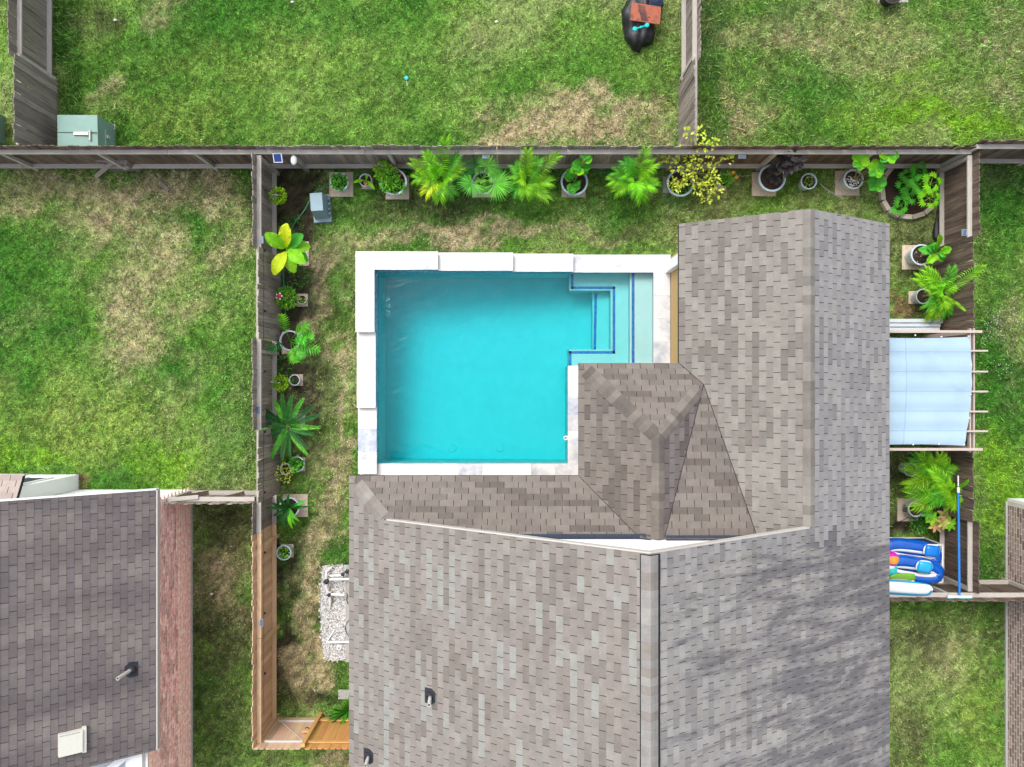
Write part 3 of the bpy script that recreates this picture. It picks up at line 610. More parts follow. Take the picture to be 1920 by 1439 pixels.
def vent_pipe(roof, pl, u, v, z, hgt=.34, lean=(0, 0), r=.038, boot=True):
    p = W(u, v, z); z = pl.z(p.x, p.y); p = W(u, v, z); z = pl.z(p.x, p.y); p.z = z
    b = MB(); U3 = Vector((pl.U.x, pl.U.y, 0))
    o = [p+U3*a+pl.Vv*h_+pl.n*.016 for a, h_ in ((-.16, -.13), (.16, -.13), (.17, .05), (.1, .15), (-.1, .15), (-.17, .05))]
    b.add(o+[q-pl.n*.012 for q in o], [tuple(range(6)), *[(i+6, (i+1) % 6+6, (i+1) % 6, i) for i in range(6)]]); b.lathe([(.1, -.02), (.085, .05), (.05, .09)], p, 16)
    bo = b.build('pipe_boot', 'rubber', roof)
    top = p+Vector((lean[0], lean[1], hgt))
    b = MB(); b.tube([p-Vector((0, 0, .05)), top], r, 12, cap=False); b.lathe([(r, 0), (r*.75, 0), (r*.75, -.1), (0, -.1)], top, 12); b.build('vent_pipe', 'pipe_metal', bo)
vent_pipe(roof, p_west, 806, 1306, 4.5, lean=(.02, -.06)); vent_pipe(roof, p_west, 690, 1420, 3.7, lean=(.0, -.06))
# ---- neighbour on the left
nb = thing('house', 'neighbouring house with grey shingle roof and pinkish red brick side wall', 'house', (-12, -6, 0))
nX, nZ, nS = -8.25, 2.7, .72; nR = -13.2
a_e = Plane([(nX, -2.47), (nX, -8.5), (nR, -8.5), (nR, -2.47)], (nX, 0, nZ), nS, (-1, 0)); zn = a_e.z(nR, 0)
a_w = Plane([(nR, -2.47), (nR, -8.5), (-18.15, -8.5), (-18.15, -2.47)], (-18.15, 0, nZ), nS, (1, 0))
T_N = [clr(c[0]*0.94, c[1]*0.91, c[2]*0.89) for c in ((143,140,139),(137,133,134),(149,145,144),(132,128,130),(142,138,138),(152,149,147),(139,134,133),(145,141,139),(134,130,131),(148,143,143),(141,136,137),(151,148,144))]
# lower continuation of the roof beyond the first gable
nroof = deck_mesh([a_e, a_w]).build('roof', 'deck', nb)
st = []; shingle_plane(a_e, st, T(T_N), matname='shingle_neighbour'); shingle_plane(a_w, st, T(T_N), matname='shingle_neighbour'); finish_roof(nroof, st)
vent_pipe(nroof, a_e, 247, 1256, 3.0, hgt=.55, lean=(-.05, 0), r=.042)
p = W(137, 1388, 3.8); p.z = a_e.z(p.x, p.y); p = W(137, 1388, p.z); p.z = a_e.z(p.x, p.y)
U3 = Vector((0, 1, 0)); D = -a_e.Vv; b = MB()
def slab(b, p, U3, Vv, n, a0, a1, h0, h1, z0, z1):
    vs = [p+U3*a+Vv*h_+n*z for z in (z0, z1) for a, h_ in ((a0, h0), (a1, h0), (a1, h1), (a0, h1))]
    b.add(vs, [(3, 2, 1, 0), (4, 5, 6, 7), (0, 1, 5, 4), (1, 2, 6, 5), (2, 3, 7, 6), (3, 0, 4, 7)]); return b
slab(b, p, U3, D, a_e.n, -.24, .24, -.26, .2, .0, .13); vb = b.build('roof_vent', 'vent_cream', nroof)
b = MB(); slab(b, p, U3, D, a_e.n, -.28, .28, .2, .28, .0, .09); b.build('vent_flange', 'vent_cream', vb)
b = MB()
for i in range(12): slab(b, p, U3, D, a_e.n, .2, .215, -.24+i*.034, -.225+i*.034, .131, .134)
b.build('louvre', 'rubber', vb)
MB().box((-17.7, -8.2, -.1), (-8.64, -2.9, 2.5)).build('wall', 'trim_paint', nb)
def brick_wall(par, xf, y0, y1, z1, bl, bh, mort, bm, nx, nind, gap=.012, skip=None, zvis=9, face=-1):
    """wall in the plane x = xf; nx = +1 when it faces +x; bricks stand 8 mm proud of the mortar"""
    MB().box((min(xf-nx*.1, xf), y0, -.1), (max(xf-nx*.1, xf), y1, z1)).build('mortar', mort, par)
    recs = []; k = 0; z = .0
    while z+bh <= z1+.001:
        y = y0+(k % 2)*bl/2
        while y+bl <= y1+.001: recs.append((y, z)); y += bl
        if k % 2: recs.append((y0, z, 1)); recs.append((y, z, 1))
        z += bh; k += 1
    fx = (-.006, .008) if nx > 0 else (-.008, .006)
    one = MB().box((fx[0], gap/2, gap/2), (fx[1], bl-gap/2, bh-gap/2)).mesh('brick'); one.materials.append(MATS[bm])
    half = MB().box((fx[0], gap/2, gap/2), (fx[1], bl/2-gap/2, bh-gap/2)).mesh('brick'); half.materials.append(MATS[bm])
    ro = Vector(world_loc(par)); rest = MB(); cand = []
    for r in recs:
        u = 960+xf/(H-r[1])*F; v = 719.5-(r[0]+bl/2)/(H-r[1])*F
        ok = -10 < u < 1930 and -10 < v < 1449 and r[1] < zvis
        cand.append((0 if ok else 1, -r[1], r))
    cand.sort(key=lambda t: t[:2])
    for i, (bad, _, r) in enumerate(cand):
        if i < nind and not bad:
            o = bpy.data.objects.new('brick', half if len(r) > 2 else one); COL.objects.link(o); o.parent = par; o.location = Vector((xf, r[0], r[1]))-ro
        else:
            f = random.choice((.75, .9, 1.0, 1.1, 1.25)); L_ = bl/2 if len(r) > 2 else bl
            rest.box((xf-.006, r[0]+gap/2, r[1]+gap/2) if nx > 0 else (xf-.008, r[0]+gap/2, r[1]+gap/2), (xf+.008 if nx > 0 else xf+.006, r[0]+L_-gap/2, r[1]+bh-gap/2))
    if rest.f: rest.build('bricks', bm, par, kind='stuff')
bwall = MB().box((-8.75, -13, -.1), (-8.645, -2.83, 2.55)).build('brick_wall', 'mortar_pink', nb)
brick_wall(bwall, -8.54, -13, -2.83, 2.5, .27, .105, 'mortar_pink', 'brick_red', 1, 300, gap=.02, zvis=2.05)
MB().box((-8.53, -13, -.05), (-8.48, -2.9, .05)).build('footing', 'concrete', nb)
MB().box((nX-.01, -8.5, nZ-.14), (nX+.03, -2.47, nZ+.004)).build('fascia', 'trim_paint', nb)
b = MB(); prof = [(-17.7, 0), (-8.56, 0), (-8.56, a_e.z(-8.56, 0)-.16), (nR, zn-.16), (-17.7, a_w.z(-17.7, 0)-.16)]
b.add([(x, -2.82, z) for x, z in prof]+[(x, -2.899, z) for x, z in prof], [tuple(range(5))[::-1], tuple(range(5, 10))]+[(i, (i+1) % 5, (i+1) % 5+5, i+5) for i in range(5)])
b.build('gable_wall', 'white_paint', nb)
for xa_, xb_, pl in ((nR, nX, a_e), (-18.15, nR, a_w)):
    f_ = lambda x: pl.z(x, 0)
    MB().add([(xa_, -2.442, f_(xa_)-.15), (xb_, -2.442, f_(xb_)-.15), (xb_, -2.442, f_(xb_)+.01), (xa_, -2.442, f_(xa_)+.01), (xa_, -2.469, f_(xa_)-.15), (xb_, -2.469, f_(xb_)-.15), (xb_, -2.469, f_(xb_)+.01), (xa_, -2.469, f_(xa_)+.01)],
             [(3, 2, 1, 0), (4, 5, 6, 7), (0, 1, 5, 4), (2, 3, 7, 6)]).build('barge_board', 'white_paint', nb)
# lower southern wing of that house: white gutter box and pale porch roof beyond the gable
MB().box((-17.5, -13, 2.0), (-8.60, -8.52, 2.52)).build('porch_roof', 'shed_white', nb)
MB().box((-9.0, -13, 2.525), (-8.62, -8.53, 2.62)).build('gutter', 'white_paint', nb)
MB().beam((-8.9, -8.6, 2.66), (-11.6, -10.6, 3.6), .16, .1).build('wing_barge_board', 'white_paint', nb)
# small white lean-to at its back
lt = thing('lean_to', 'white walled lean-to with small shingled roof behind the grey roofed house', 'lean-to', (-12.5, -2.6, 0))
yA = W(0, 890, 0).y
MB().add([(-14.4, -2.81, -.1), (-11.52, -2.81, -.1), (-11.52, yA, -.1), (-14.4, yA, -.1), (-14.4, -2.81, 2.66), (-11.52, -2.81, 2.66), (-11.52, yA, 2.48), (-14.4, yA, 2.48)],
         [(3,2,1,0),(4,5,6,7),(0,1,5,4),(1,2,6,5),(2,3,7,6),(3,0,4,7)]).build('wall', 'white_paint', lt)
pl_l = Plane([(-11.44, -2.13), (-14.7, -2.13), (-14.7, -2.80), (-11.44, -2.80)], (0, -2.13, 2.52), .5, (0, -1))
lr = deck_mesh([pl_l], .1).build('roof', 'deck', lt); st = []; shingle_plane(pl_l, st, T([clr(186, 172, 164), clr(180, 166, 158), clr(176, 162, 155)]), matname='shingle'); finish_roof(lr, st, 60)
MB().box((-14.7, -2.16, 2.36), (-11.42, -2.128, 2.53)).build('gutter', 'trim_paint', lt)
wn_ = MB().box((-12.3, yA+.002, .9), (-11.75, yA+.02, 2.0)).build('window', 'flashing', lt)
for a_, d_ in (((-12.34, yA+.004, .85), (-11.7, yA+.035, .9)), ((-12.34, yA+.004, 2.0), (-11.7, yA+.035, 2.05)), ((-11.75, yA+.004, .9), (-11.7, yA+.035, 2.0)), ((-12.34, yA+.004, .9), (-12.3, yA+.035, 2.0))): MB().box(a_, d_).build('frame', 'white_paint', wn_)
# ---- neighbour on the right
rb = thing('house', 'brown brick house at the right edge with pale mortar joints', 'house', (15, -8, 0))
bwall = MB().box((13.275, -16, -.1), (13.4, -3.13, 2.75)).build('brick_wall', 'mortar_pale', rb)
brick_wall(bwall, 13.17, -16, -3.13, 2.7, .272, .104, 'mortar_pale', 'brick_brown', -1, 300, gap=.03, zvis=1.2)
MB().box((13.10, -16, -.05), (13.155, -3.13, .06)).build('footing', 'concrete', rb)
MB().box((13.41, -15.9, -.1), (20, -3.2, 2.7)).build('wall', 'mortar_pale', rb)
MB().box((13.175, -3.125, -.1), (20, -3.05, 2.7)).build('corner_trim', 'white_paint', rb)
pr = Plane([(12.95+.12, -2.9), (12.95+.12, -16.3), (16.7, -16.3), (16.7, -2.9)], (13.07, 0, 2.8), .6, (1, 0)); pr2 = Plane([(16.7, -2.9), (16.7, -16.3), (20.33, -16.3), (20.33, -2.9)], (20.33, 0, 2.8), .6, (-1, 0))
rr = deck_mesh([pr, pr2]).build('roof', 'deck', rb); st = []; shingle_plane(pr, st, T(TONES_NW)); shingle_plane(pr2, st, T(TONES_NW)); finish_roof(rr, st, 0)
# ------------------------------------------------------------------ fences
def picket_mesh(w, t, h=1.0, ear=.022):
    e = ear; pr = [(-w/2, 0), (w/2, 0), (w/2, h-e), (w/2-e, h), (-w/2+e, h), (-w/2, h-e)]
    b = MB(); n = 6
    b.add([(x, -t/2, z) for x, z in pr]+[(x, t/2, z) for x, z in pr], [tuple(range(n)), tuple(range(n, 2*n))[::-1]]+[(i, i+n, (i+1) % n+n, (i+1) % n) for i in range(n)])
    return b
PICK = {}
def pickm(m):
    if m not in PICK: PICK[m] = picket_mesh(.1422, .019).mesh('picket'); PICK[m].materials.append(MATS[m])
    return PICK[m]
def fence(label, p0, p1, side, secs, hgt=1.85, rz=(.30, 1.56), wob=.010, skipd=(), endposts=True):
    """side = +1 when the camera side lies to the left of p0->p1; secs = (from, to, 'far'|'near', picket, rail)"""
    p0, p1 = Vector((*p0, 0)), Vector((*p1, 0)); d = (p1-p0); L = d.length; d.normalize(); a = math.atan2(d.y, d.x)
    f = thing('wooden_fence', label, 'fence', p0); f.rotation_euler = (0, 0, a)
    def part(name, me, m, x, y, z, rot=(0, 0, 0), sc=(1, 1, 1)):
        o = link(name, me, m, f, (x, y, z)); o.rotation_euler = rot; o.scale = sc; return o
    n = max(1, round(L/2.4)); pm = {}
    for i in range(n+1):
        s = L*i/n; s = min(max(s, .05), L-.05); sec = next((q for q in secs if q[0]-.001 <= s <= q[1]+.001), secs[-1])
        rm = sec[4]
        if rm not in pm: pm[rm] = MB().box((-.044, -.044, 0), (.044, .044, 1)).mesh('post'); pm[rm].materials.append(MATS[rm])
        part('post', pm[rm], None, s, (-.06 if sec[2] == 'near' else .06)*side*0, -.05, (0, 0, 0), (1, 1, hgt-.22))
    for (s0, s1, mode, pmn, rmn) in secs:
        off = side*(-1 if mode == 'far' else 1)
        k = max(1, round((s1-s0)/2.45))
        for i in range(k):
            q0 = s0+(s1-s0)*i/k; q1 = s0+(s1-s0)*(i+1)/k
            for z in rz:
                o = MB().box((q0+.004, -.056, z-.02), (q1-.004, .056, z+.022)).mesh('rail'); part('rail', o, rmn, 0, 0, uni(-.012, .012))
        m = int((s1-s0)/.1435); w = (s1-s0)/m; lift = 0.0
        for i in range(m):
            if random.random() < .15: lift = uni(-.012, .012)
            if any(q[0] < s0+w*(i+.5) < q[1] for q in skipd): continue
            part('picket', pickm(pmn), None, s0+w*(i+.5), off*(.070+uni(-.003, .003)), .02, (uni(-wob, wob), uni(-wob, wob)*.7, 0), (w/.1435, 1, hgt-.02+lift+uni(-.008, .008)))
    return f
G, D, C, NW_ = ('wood_grey', 'rail_grey'), ('wood_dark', 'rail_grey'), ('wood_cedar', 'rail_cedar'), ('wood_new', 'rail_new')
fence('long weathered grey board fence behind the row of potted plants', (-15, 5.70), (11.30, 5.70), -1, [(0, 8.7, 'far', *D), (8.7, 19.4, 'far', *G), (19.4, 26.3, 'far', *D)])
fence('short pale railed fence continuing right from the far corner of the yard', (11.42, 5.83), (15.5, 5.83), -1, [(0, 4.08, 'far', *D)])
fence('left side yard fence, weathered grey boards turning to fresh cedar', (-6.23, 5.62), (-6.23, -8.86), 1, [(0, 2.29, 'far', *G), (2.29, 4.52, 'near', *G), (4.52, 6.74, 'far', *G), (6.74, 8.52, 'near', *G), (8.52, 9.3, 'far', *G), (9.3, 14.48, 'far', *C)])
fence('right side yard fence of dark brown boards beside the awning', (11.27, 5.62), (11.27, -5.12), -1, [(0, 2.04, 'far', *D), (2.04, 9.0, 'near', *D), (9.0, 10.74, 'far', *D)])
fence('low dark board fence running past the pool toys to the brown brick house', (8.36, -5.205), (13.1, -5.205), 1, [(0, 4.74, 'far', *D)])
fence('tall grey fence at the top left corner beside the green transformer box', (-12.13, 5.86), (-12.13, 12.5), -1, [(0, 2.14, 'near', *G), (2.14, 6.64, 'far', *G)], hgt=1.9)
fence('grey fence dividing the two lawns at the top, next to the black heap', (4.5, 5.86), (4.5, 12.5), 1, [(0, 2.04, 'near', *G), (2.04, 6.64, 'far', *G)])
fence('short broken fence between the red brick house and the left side fence', (-8.5, -2.86), (-6.36, -2.86), 1, [(0, 2.14, 'far', *G)], rz=(.30, 1.48), hgt=1.75)
# loose boards hanging off the fence
def board(u0, v0, z0, u1, v1, z1, label, m='wood_grey', w=.12, t=.02, cat='board', name='loose_board'):
    a, d = W(u0, v0, z0), W(u1, v1, z1); o = ((a+d)/2); L = (d-a).length
    me = MB().box((-L/2, -w/2, -t/2), (L/2, w/2, t/2)).mesh(name); ob = link(name, me, m, None, o, label=label, cat=cat, group='loose boards by the fence' if name == 'loose_board' else None)
    ob.rotation_euler = Vector(d-a).to_track_quat('X', 'Z').to_euler(); return ob
board(178, 333, .02, 222, 296, .78, 'broken grey board leaning left at the gap in the long fence')
board(180, 299, .62, 238, 305, .72, 'broken grey board lying across the gap in the long fence')
board(222, 297, .80, 262, 322, .03, 'broken grey board leaning right at the gap in the long fence')
board(205, 318, .05, 262, 316, .10, 'broken grey board lowest at the gap in the long fence')
board(294, 336, .02, 316, 358, .02, 'short loose board lying on the dry lawn on the left', w=.09)
board(310, 938, 1.50, 372, 932, 1.52, 'loose rail end reaching over the red brick wall', 'rail_grey', w=.1, t=.04)
board(330, 936, 1.2, 392, 924, .3, 'dark board leaning beside the corner of the red brick wall', 'wood_dark', w=.12, t=.03)
board(395, 941, 1.45, 458, 925, .6, 'dark brace board leaning on the short broken fence', 'wood_dark', w=.1, t=.03)
board(549, 300, 1.0, 579, 322, .02, 'brace board leaning on the long fence below the white lamp', 'wood_grey', w=.09, t=.03)
# ---- gate and cedar panel at the bottom left
gt = thing('gate', 'cedar board gate with galvanised frame and diagonal wire at the bottom left', 'gate', (-6.12, -8.79, 0))
def local_pickets(par, x0, x1, y, m, z0=.05, hgt=1.8):
    n = round((x1-x0)/.1435); w = (x1-x0)/n
    for i in range(n):
        o = link('picket', pickm(m), None, par, Vector((x0+w*(i+.5), y, z0))-Vector(world_loc(par))); o.scale = (w/.1435, 1, hgt+uni(-.01, .01)); o.rotation_euler = (0, uni(-.006, .006), 0)
local_pickets(gt, -6.29, -5.14, -8.87, 'wood_cedar')
for z in (.34, 1.52): MB().beam((-6.1, -8.83, z), (-5.16, -8.83, z), .05, .04).build('frame_bar', 'pipe_metal', gt)
MB().tube([(-6.08, -8.80, .36), (-5.2, -8.80, 1.5)], .009, 6).build('tension_wire', 'pipe_metal', gt)
MB().tube([(-5.16, -8.78, .92), (-5.17, -8.72, .99), (-5.23, -8.72, 1.0), (-5.24, -8.78, .94)], .012, 6).build('latch', 'black_plastic', gt)
MB().beam((-5.30, -8.78, 1.05), (-5.13, -8.78, 1.05), .05, .09).build('latch_block', 'rail_new', gt)
pn = thing('wooden_fence', 'short new orange cedar panel between the gate and the house wall', 'fence', (-5.08, -8.79, 0))
local_pickets(pn, -5.03, -3.39, -8.87, 'wood_new'); MB().beam((-5.08, -8.79, -.05), (-5.08, -8.79, 1.83), .09, .09).build('post', 'rail_new', pn)
for z in (.30, 1.56): MB().box((-5.03, -8.84, z-.04), (-3.39, -8.80, z+.05)).build('rail', 'rail_new', pn)
MB().beam((-3.46, -8.78, -.05), (-3.46, -8.78, 1.6), .08, .06).build('post', 'rail_new', pn)
# string-light sockets along the side fence: one dark wire with small bulbs
wire = thing('string_light', 'dark string of small bulbs along the top rail of the left side fence', 'string lights', (-6.16, 5.3, 1.5))
pts = []; yy = [5.3-.5*i for i in range(28)]
for i, y_ in enumerate(yy): pts.append((-6.135, y_, 1.50-(.02 if i % 2 else 0)))
MB().tube(pts, .006, 5).build('wire', 'black_plastic', wire)
for i in range(1, 28, 3):
    p = pts[i]; MB().lathe([(.012, .0), (.014, -.05), (.028, -.07), (.03, -.1), (0, -.13)], p, 8).build('bulb', 'rubber', wire)
for (u, v, x_, lab) in ((480, 769, -6.25, 'small solar light on the left fence rail level with the sago palm'), (487, 1168, -6.15, 'small blue solar light on the cedar part of the left fence'), (497, 450, -6.15, 'small solar light on the left fence beside the banana plant')):
    p = W(u, v, 1.6); l = thing('solar_light', lab, 'solar light', (x_, p.y, 1.585), 'solar fence lights')
    b = MB(); b.box((x_-.04, p.y-.09, 1.582), (x_+.04, p.y+.09, 1.612)); b.build('housing', 'utility_grey', l); MB().box((x_-.032, p.y-.08, 1.6125), (x_+.032, p.y+.08, 1.617)).build('panel', 'solar_grey', l)
for (u, v, lab) in ((911, 291, 'small solar light on the long fence above the broad fan palm'), (1391, 293, 'small solar light on the long fence left of the burgundy plant'),):
    p = W(u, v, 1.5); l = thing('solar_light', lab, 'solar light', (p.x, 5.62, 1.5), 'solar fence lights')
    MB().box((p.x-.09, 5.55, 1.5), (p.x+.09, 5.643, 1.54)).build('housing', 'utility_grey', l); MB().box((p.x-.08, 5.556, 1.541), (p.x+.08, 5.62, 1.546)).build('panel', 'solar_grey', l)
p = W(1816, 437, 1.5); l = thing('solar_light', 'small grey solar light on the right fence by the bird of paradise', 'solar light', (11.19, p.y, 1.5), 'solar fence lights')
MB().box((11.10, p.y-.08, 1.5), (11.213, p.y+.08, 1.56)).build('housing', 'utility_grey', l); MB().box((11.11, p.y-.07, 1.561), (11.19, p.y+.07, 1.566)).build('panel', 'solar_grey', l)
# security lamp with its solar panel
p = W(521, 297, 1.6); sp_ = thing('solar_panel', 'square blue solar panel with white frame on the corner of the long fence', 'solar panel', (p.x, 5.62, 1.5))
MB().beam((p.x, 5.44, 1.56), (p.x, 5.64, 1.66), .22, .025).build('frame', 'pvc', sp_); MB().beam((p.x, 5.455, 1.581), (p.x, 5.625, 1.666), .18, .012).build('cell', 'solar', sp_); MB().beam((p.x, 5.58, 1.5), (p.x, 5.66, 1.5), .04, .04).build('bracket', 'black_plastic', sp_)
p = W(551, 296, 1.5); lp = thing('security_lamp', 'white domed lamp on the long fence beside the blue solar panel', 'lamp', (p.x, 5.62, 1.45))
MB().lathe([(0, .07), (.05, .062), (.085, .03), (.095, 0), (.08, -.015)], (p.x, 5.52, 1.5), 20, sx=.85, sy=1.35).build('shade', 'pvc', lp, smooth=True); MB().beam((p.x, 5.56, 1.49), (p.x, 5.65, 1.49), .12, .03).build('bracket', 'black_plastic', lp)
# ------------------------------------------------------------------ plant builders
UP = Vector((0, 0, 1))
def bez(a, c, rise):
    m = (a+c)/2+UP*rise
    return lambda t: a*(1-t)**2+m*2*t*(1-t)+c*t*t
def shade(): k = uni(.55, 1.35); return (k, k, k*uni(.6, 1.2))
def leaflet(b, p, d, ln, w, droop, col=None):
    col = col or shade()
    s = d.cross(UP); s = s.normalized() if s.length > 1e-4 else Vector((1, 0, 0))
    m = p+d*ln*.55+UP*(.04*ln); t = p+d*ln-UP*droop*ln
    b.add([p-s*w*.5, p+s*w*.5, m+s*w, m-s*w, t, (p+m)/2-UP*w*.0], [(0, 1, 2, 3), (3, 2, 4)], col)
def pinnate(a, c, rise=.2, n=26, ll=.34, start=.22, w=.011, fold=.25, droop=.18, tip=.35):
    b = MB(); f = bez(a, c, rise); b.tube([f(i/8) for i in range(9)], [.012-.0095*i/8 for i in range(9)], 5)
    for i in range(n):
        t = start+(1-start)*(i+.5)/n; p = f(t); tg = (f(min(1, t+.02))-f(t-.02)).normalized(); sd = tg.cross(UP).normalized(); nr = sd.cross(tg)
        an = R(68-46*((t-start)/(1-start))); l = ll*(.55+.9*math.sin(math.pi*(.15+.7*(t-start)/(1-start)))*.6)*uni(.9, 1.1)
        for s in (-1, 1): leaflet(b, p, (tg*math.cos(an)+sd*s*math.sin(an)+nr*fold+UP*uni(-.05, .05)).normalized(), l, w*uni(.85, 1.15), droop*uni(.5, 1.5))
    return b
def fan(a, c, rise=.2, n=34, arc=210, pf=.45, w=.012, droop=.22, cup=.15):
    b = MB(); f = bez(a, c, rise); hub = f(pf); b.tube([f(pf*i/5) for i in range(6)], .010, 5)
    d0 = (c-hub); r = d0.length; d0.normalize(); sd = d0.cross(UP).normalized(); nr = sd.cross(d0)
    for i in range(n):
        an = R(-arc/2+arc*(i+.5)/n+uni(-2, 2)); k = .62+.38*math.cos(an*.55)
        d = (d0*math.cos(an)+sd*math.sin(an)+nr*cup).normalized()
        m = hub+d*r*k*.5; s = d.cross(nr).normalized(); w0 = r*k*.5*R(arc/n)*.36; t = hub+d*r*k*uni(.92, 1.05)-UP*droop*r*uni(.6, 1.3)
        q = hub+d*r*k*.78-UP*droop*r*.35
        b.add([hub, m+s*w0, m-s*w0+UP*w0*.5, q+s*w0*.45, q-s*w0*.45, t], [(0, 1, 2), (2, 1, 3, 4), (4, 3, 5)], shade())
    return b
def broad(a, c, width, rise=.1, fold=.3, stalk=.12, droop=.0, n=9, wave=.06, tipp=1.0):
    b = MB(); f = bez(a, c, rise); L = (c-a).length; rows = []
    b.tube([f(.96*i/8) for i in range(9)], [.010*(1-.8*i/8)+.002 for i in range(9)], 5)
    for i in range(n+1):
        t = i/n; tt = stalk+(1-stalk)*t; p = f(tt); tg = (f(min(1, tt+.03))-f(max(0, tt-.03))).normalized(); sd = tg.cross(UP); sd = sd.normalized() if sd.length > .01 else Vector((1, 0, 0)); nr = sd.cross(tg)
        w = width/2*max(.015, math.sin(math.pi*min(.985, max(.03, t**tipp)))**.62); z = wave*width*math.sin(i*2.1)
        rows.append([p-sd*w+nr*(w*fold+z), p-sd*w*.5+nr*w*fold*.6, p-nr*.002, p+sd*w*.5+nr*w*fold*.6, p+sd*w+nr*(w*fold-z)])
    vs = [q for r_ in rows for q in r_]; b.add(vs, [(i*5+k, i*5+k+1, (i+1)*5+k+1, (i+1)*5+k) for i in range(n) for k in range(4)])
    return b
def lobed(a, c, width, rise=.12, n=8):
    b = MB(); f = bez(a, c, rise); b.tube([f(i/8) for i in range(9)], .008, 5)
    for i in range(n):
        t = .38+.6*i/n; p = f(t); tg = (f(t+.02)-f(t-.02)).normalized(); sd = tg.cross(UP).normalized(); l = width/2*math.sin(math.pi*(.25+.62*i/n))
        for s in (-1, 1):
            d = (tg*.55+sd*s).normalized(); e = tg*.024*width/.5; q = p+d*l*.55+UP*.04*l; t_ = p+d*l*1.05-UP*.12*l
            b.add([p-e*1.3, p+e*1.3, q+e, q-e, t_+e*.3], [(0, 1, 2, 3), (3, 2, 4)], shade())
    p, q = f(.9), f(1); sd = (q-p).cross(UP).normalized(); b.add([p-sd*.05, p+sd*.05, q+(q-p)*.2], [(0, 1, 2)])
    return b
def leafball(b, c, rad, n, size, cols, flat=.5, hollow=0.0):
    c = Vector(c)
    for _ in range(n):
        while True:
            p = Vector((uni(-1, 1), uni(-1, 1), uni(-1, 1)))
            if hollow <= p.length <= 1: break
        d = (p+Vector((uni(-.6, .6), uni(-.6, .6), uni(-.2, .8)))).normalized(); p = c+Vector((p.x*rad[0], p.y*rad[1], p.z*rad[2]))
        s = d.cross(UP); s = s.normalized() if s.length > .01 else Vector((1, 0, 0)); l = size*uni(.7, 1.3); w = l*flat*.5
        b.add([p, p+d*l*.5+s*w+UP*l*.08, p+d*l-UP*l*.1, p+d*l*.5-s*w+UP*l*.08], [(0, 1, 2, 3)], random.choice(cols))
GRN = [clf(*c) for c in ((70,150,40),(96,180,56),(52,120,34),(120,196,70),(84,166,44))]
DRK = [clf(*c) for c in ((44,104,36),(60,128,44),(34,84,30),(76,146,54))]
LIM = [clf(*c) for c in ((150,200,50),(120,180,40),(170,210,70),(96,160,34))]
YLW = [clf(*c) for c in ((196,216,64),(214,226,90),(172,202,54),(226,230,112))]
def paver(u0, v0, u1, v1, label, m='paver', z=.04):
    a, c = W(u0, v1, z), W(u1, v0, z); o = ((a.x+c.x)/2, (a.y+c.y)/2, 0); hx, hy = (c.x-a.x)/2, (c.y-a.y)/2
    b = MB(); e = .008; lo = [(-hx, -hy), (hx, -hy), (hx, hy), (-hx, hy)]
    b.add([(x, y, 0) for x, y in lo]+[(x, y, z-e) for x, y in lo]+[(x-math.copysign(e, x), y-math.copysign(e, y), z) for x, y in lo],
          [(3, 2, 1, 0), (8, 9, 10, 11)]+[(i, (i+1) % 4, (i+1) % 4+4, i+4) for i in range(4)]+[(i+4, (i+1) % 4+4, (i+1) % 4+8, i+8) for i in range(4)])
    return link('paver', b.mesh('paver'), m, None, o, label=label, cat='paver', group='square pavers under the flower pots')
def pot(label, u, v, h, Rr, m='pot_white', base=.04, taper=.72, name='potted_plant', cat='potted plant', soil='soil', bulge=.0):
    p = W(u, v, h); t = thing(name, label, cat, (p.x, p.y, base))
    c = (p.x, p.y, base); hh = h-base; r0 = Rr*taper
    MB().lathe([(0, 0), (r0, 0), (r0+(Rr-r0)*.35+bulge, hh*.4), (Rr*.97, hh-.06), (Rr*1.04, hh-.055), (Rr*1.04, hh-.005), (Rr*1.02, hh), (Rr*.9, hh), (Rr*.88, hh-.02), (Rr*.86, hh-.12)], c, 28).build('pot', m, t, smooth=False)
    MB().lathe([(0, hh-.055), (Rr*.5, hh-.05), (Rr*.875, hh-.065)], c, 20).build('soil', soil, t)
    return t, Vector((p.x, p.y, h-.06))
def fronds(t, crown, tips, kind, m, name='frond', rise=.25, **kw):
    if kind in ('fan', 'pinnate'):                     # young inner fronds over the crown
        if kind == 'fan': kw['n'] = int(kw.get('n', 32)*.8)
        for i in range(3):
            a = i*2.1+uni(0, .8); r = uni(.25, .42); tips = tips+[(960+(crown.x+math.cos(a)*r)/(H-crown.z-.35)*F, 719.5-(crown.y+math.sin(a)*r)/(H-crown.z-.35)*F, crown.z+uni(.25, .45))]
    for tp in tips:
        mm = tp[3] if len(tp) > 3 else m
        kind_ = tp[4] if len(tp) > 4 else kind
        c = W(tp[0], tp[1], tp[2])
        if kind_ == 'pinnate': c = crown.lerp(c, .92)
        f = {'fan': fan, 'pinnate': pinnate, 'lobed': lobed, 'broad': broad}[kind_]
        f(crown+Vector((uni(-.02, .02), uni(-.02, .02), 0)), c, rise=rise*uni(.7, 1.3), **(kw if kind_ == kind else {})).build(name, mm, t)
def trunk(t, a, c, r0, r1, m='trunk', name='trunk'):
    b = MB(); f = bez(a, c, 0); b.tube([f(i/5) for i in range(6)], [r0+(r1-r0)*i/5 for i in range(6)], 9); b.build(name, m, t)
def branches(b, a, tips, r):
    for tp in tips: m = (a+tp)/2+Vector((uni(-.06, .06), uni(-.06, .06), .05)); b.tube([a, m, tp], [r, r*.7, r*.35], 5)
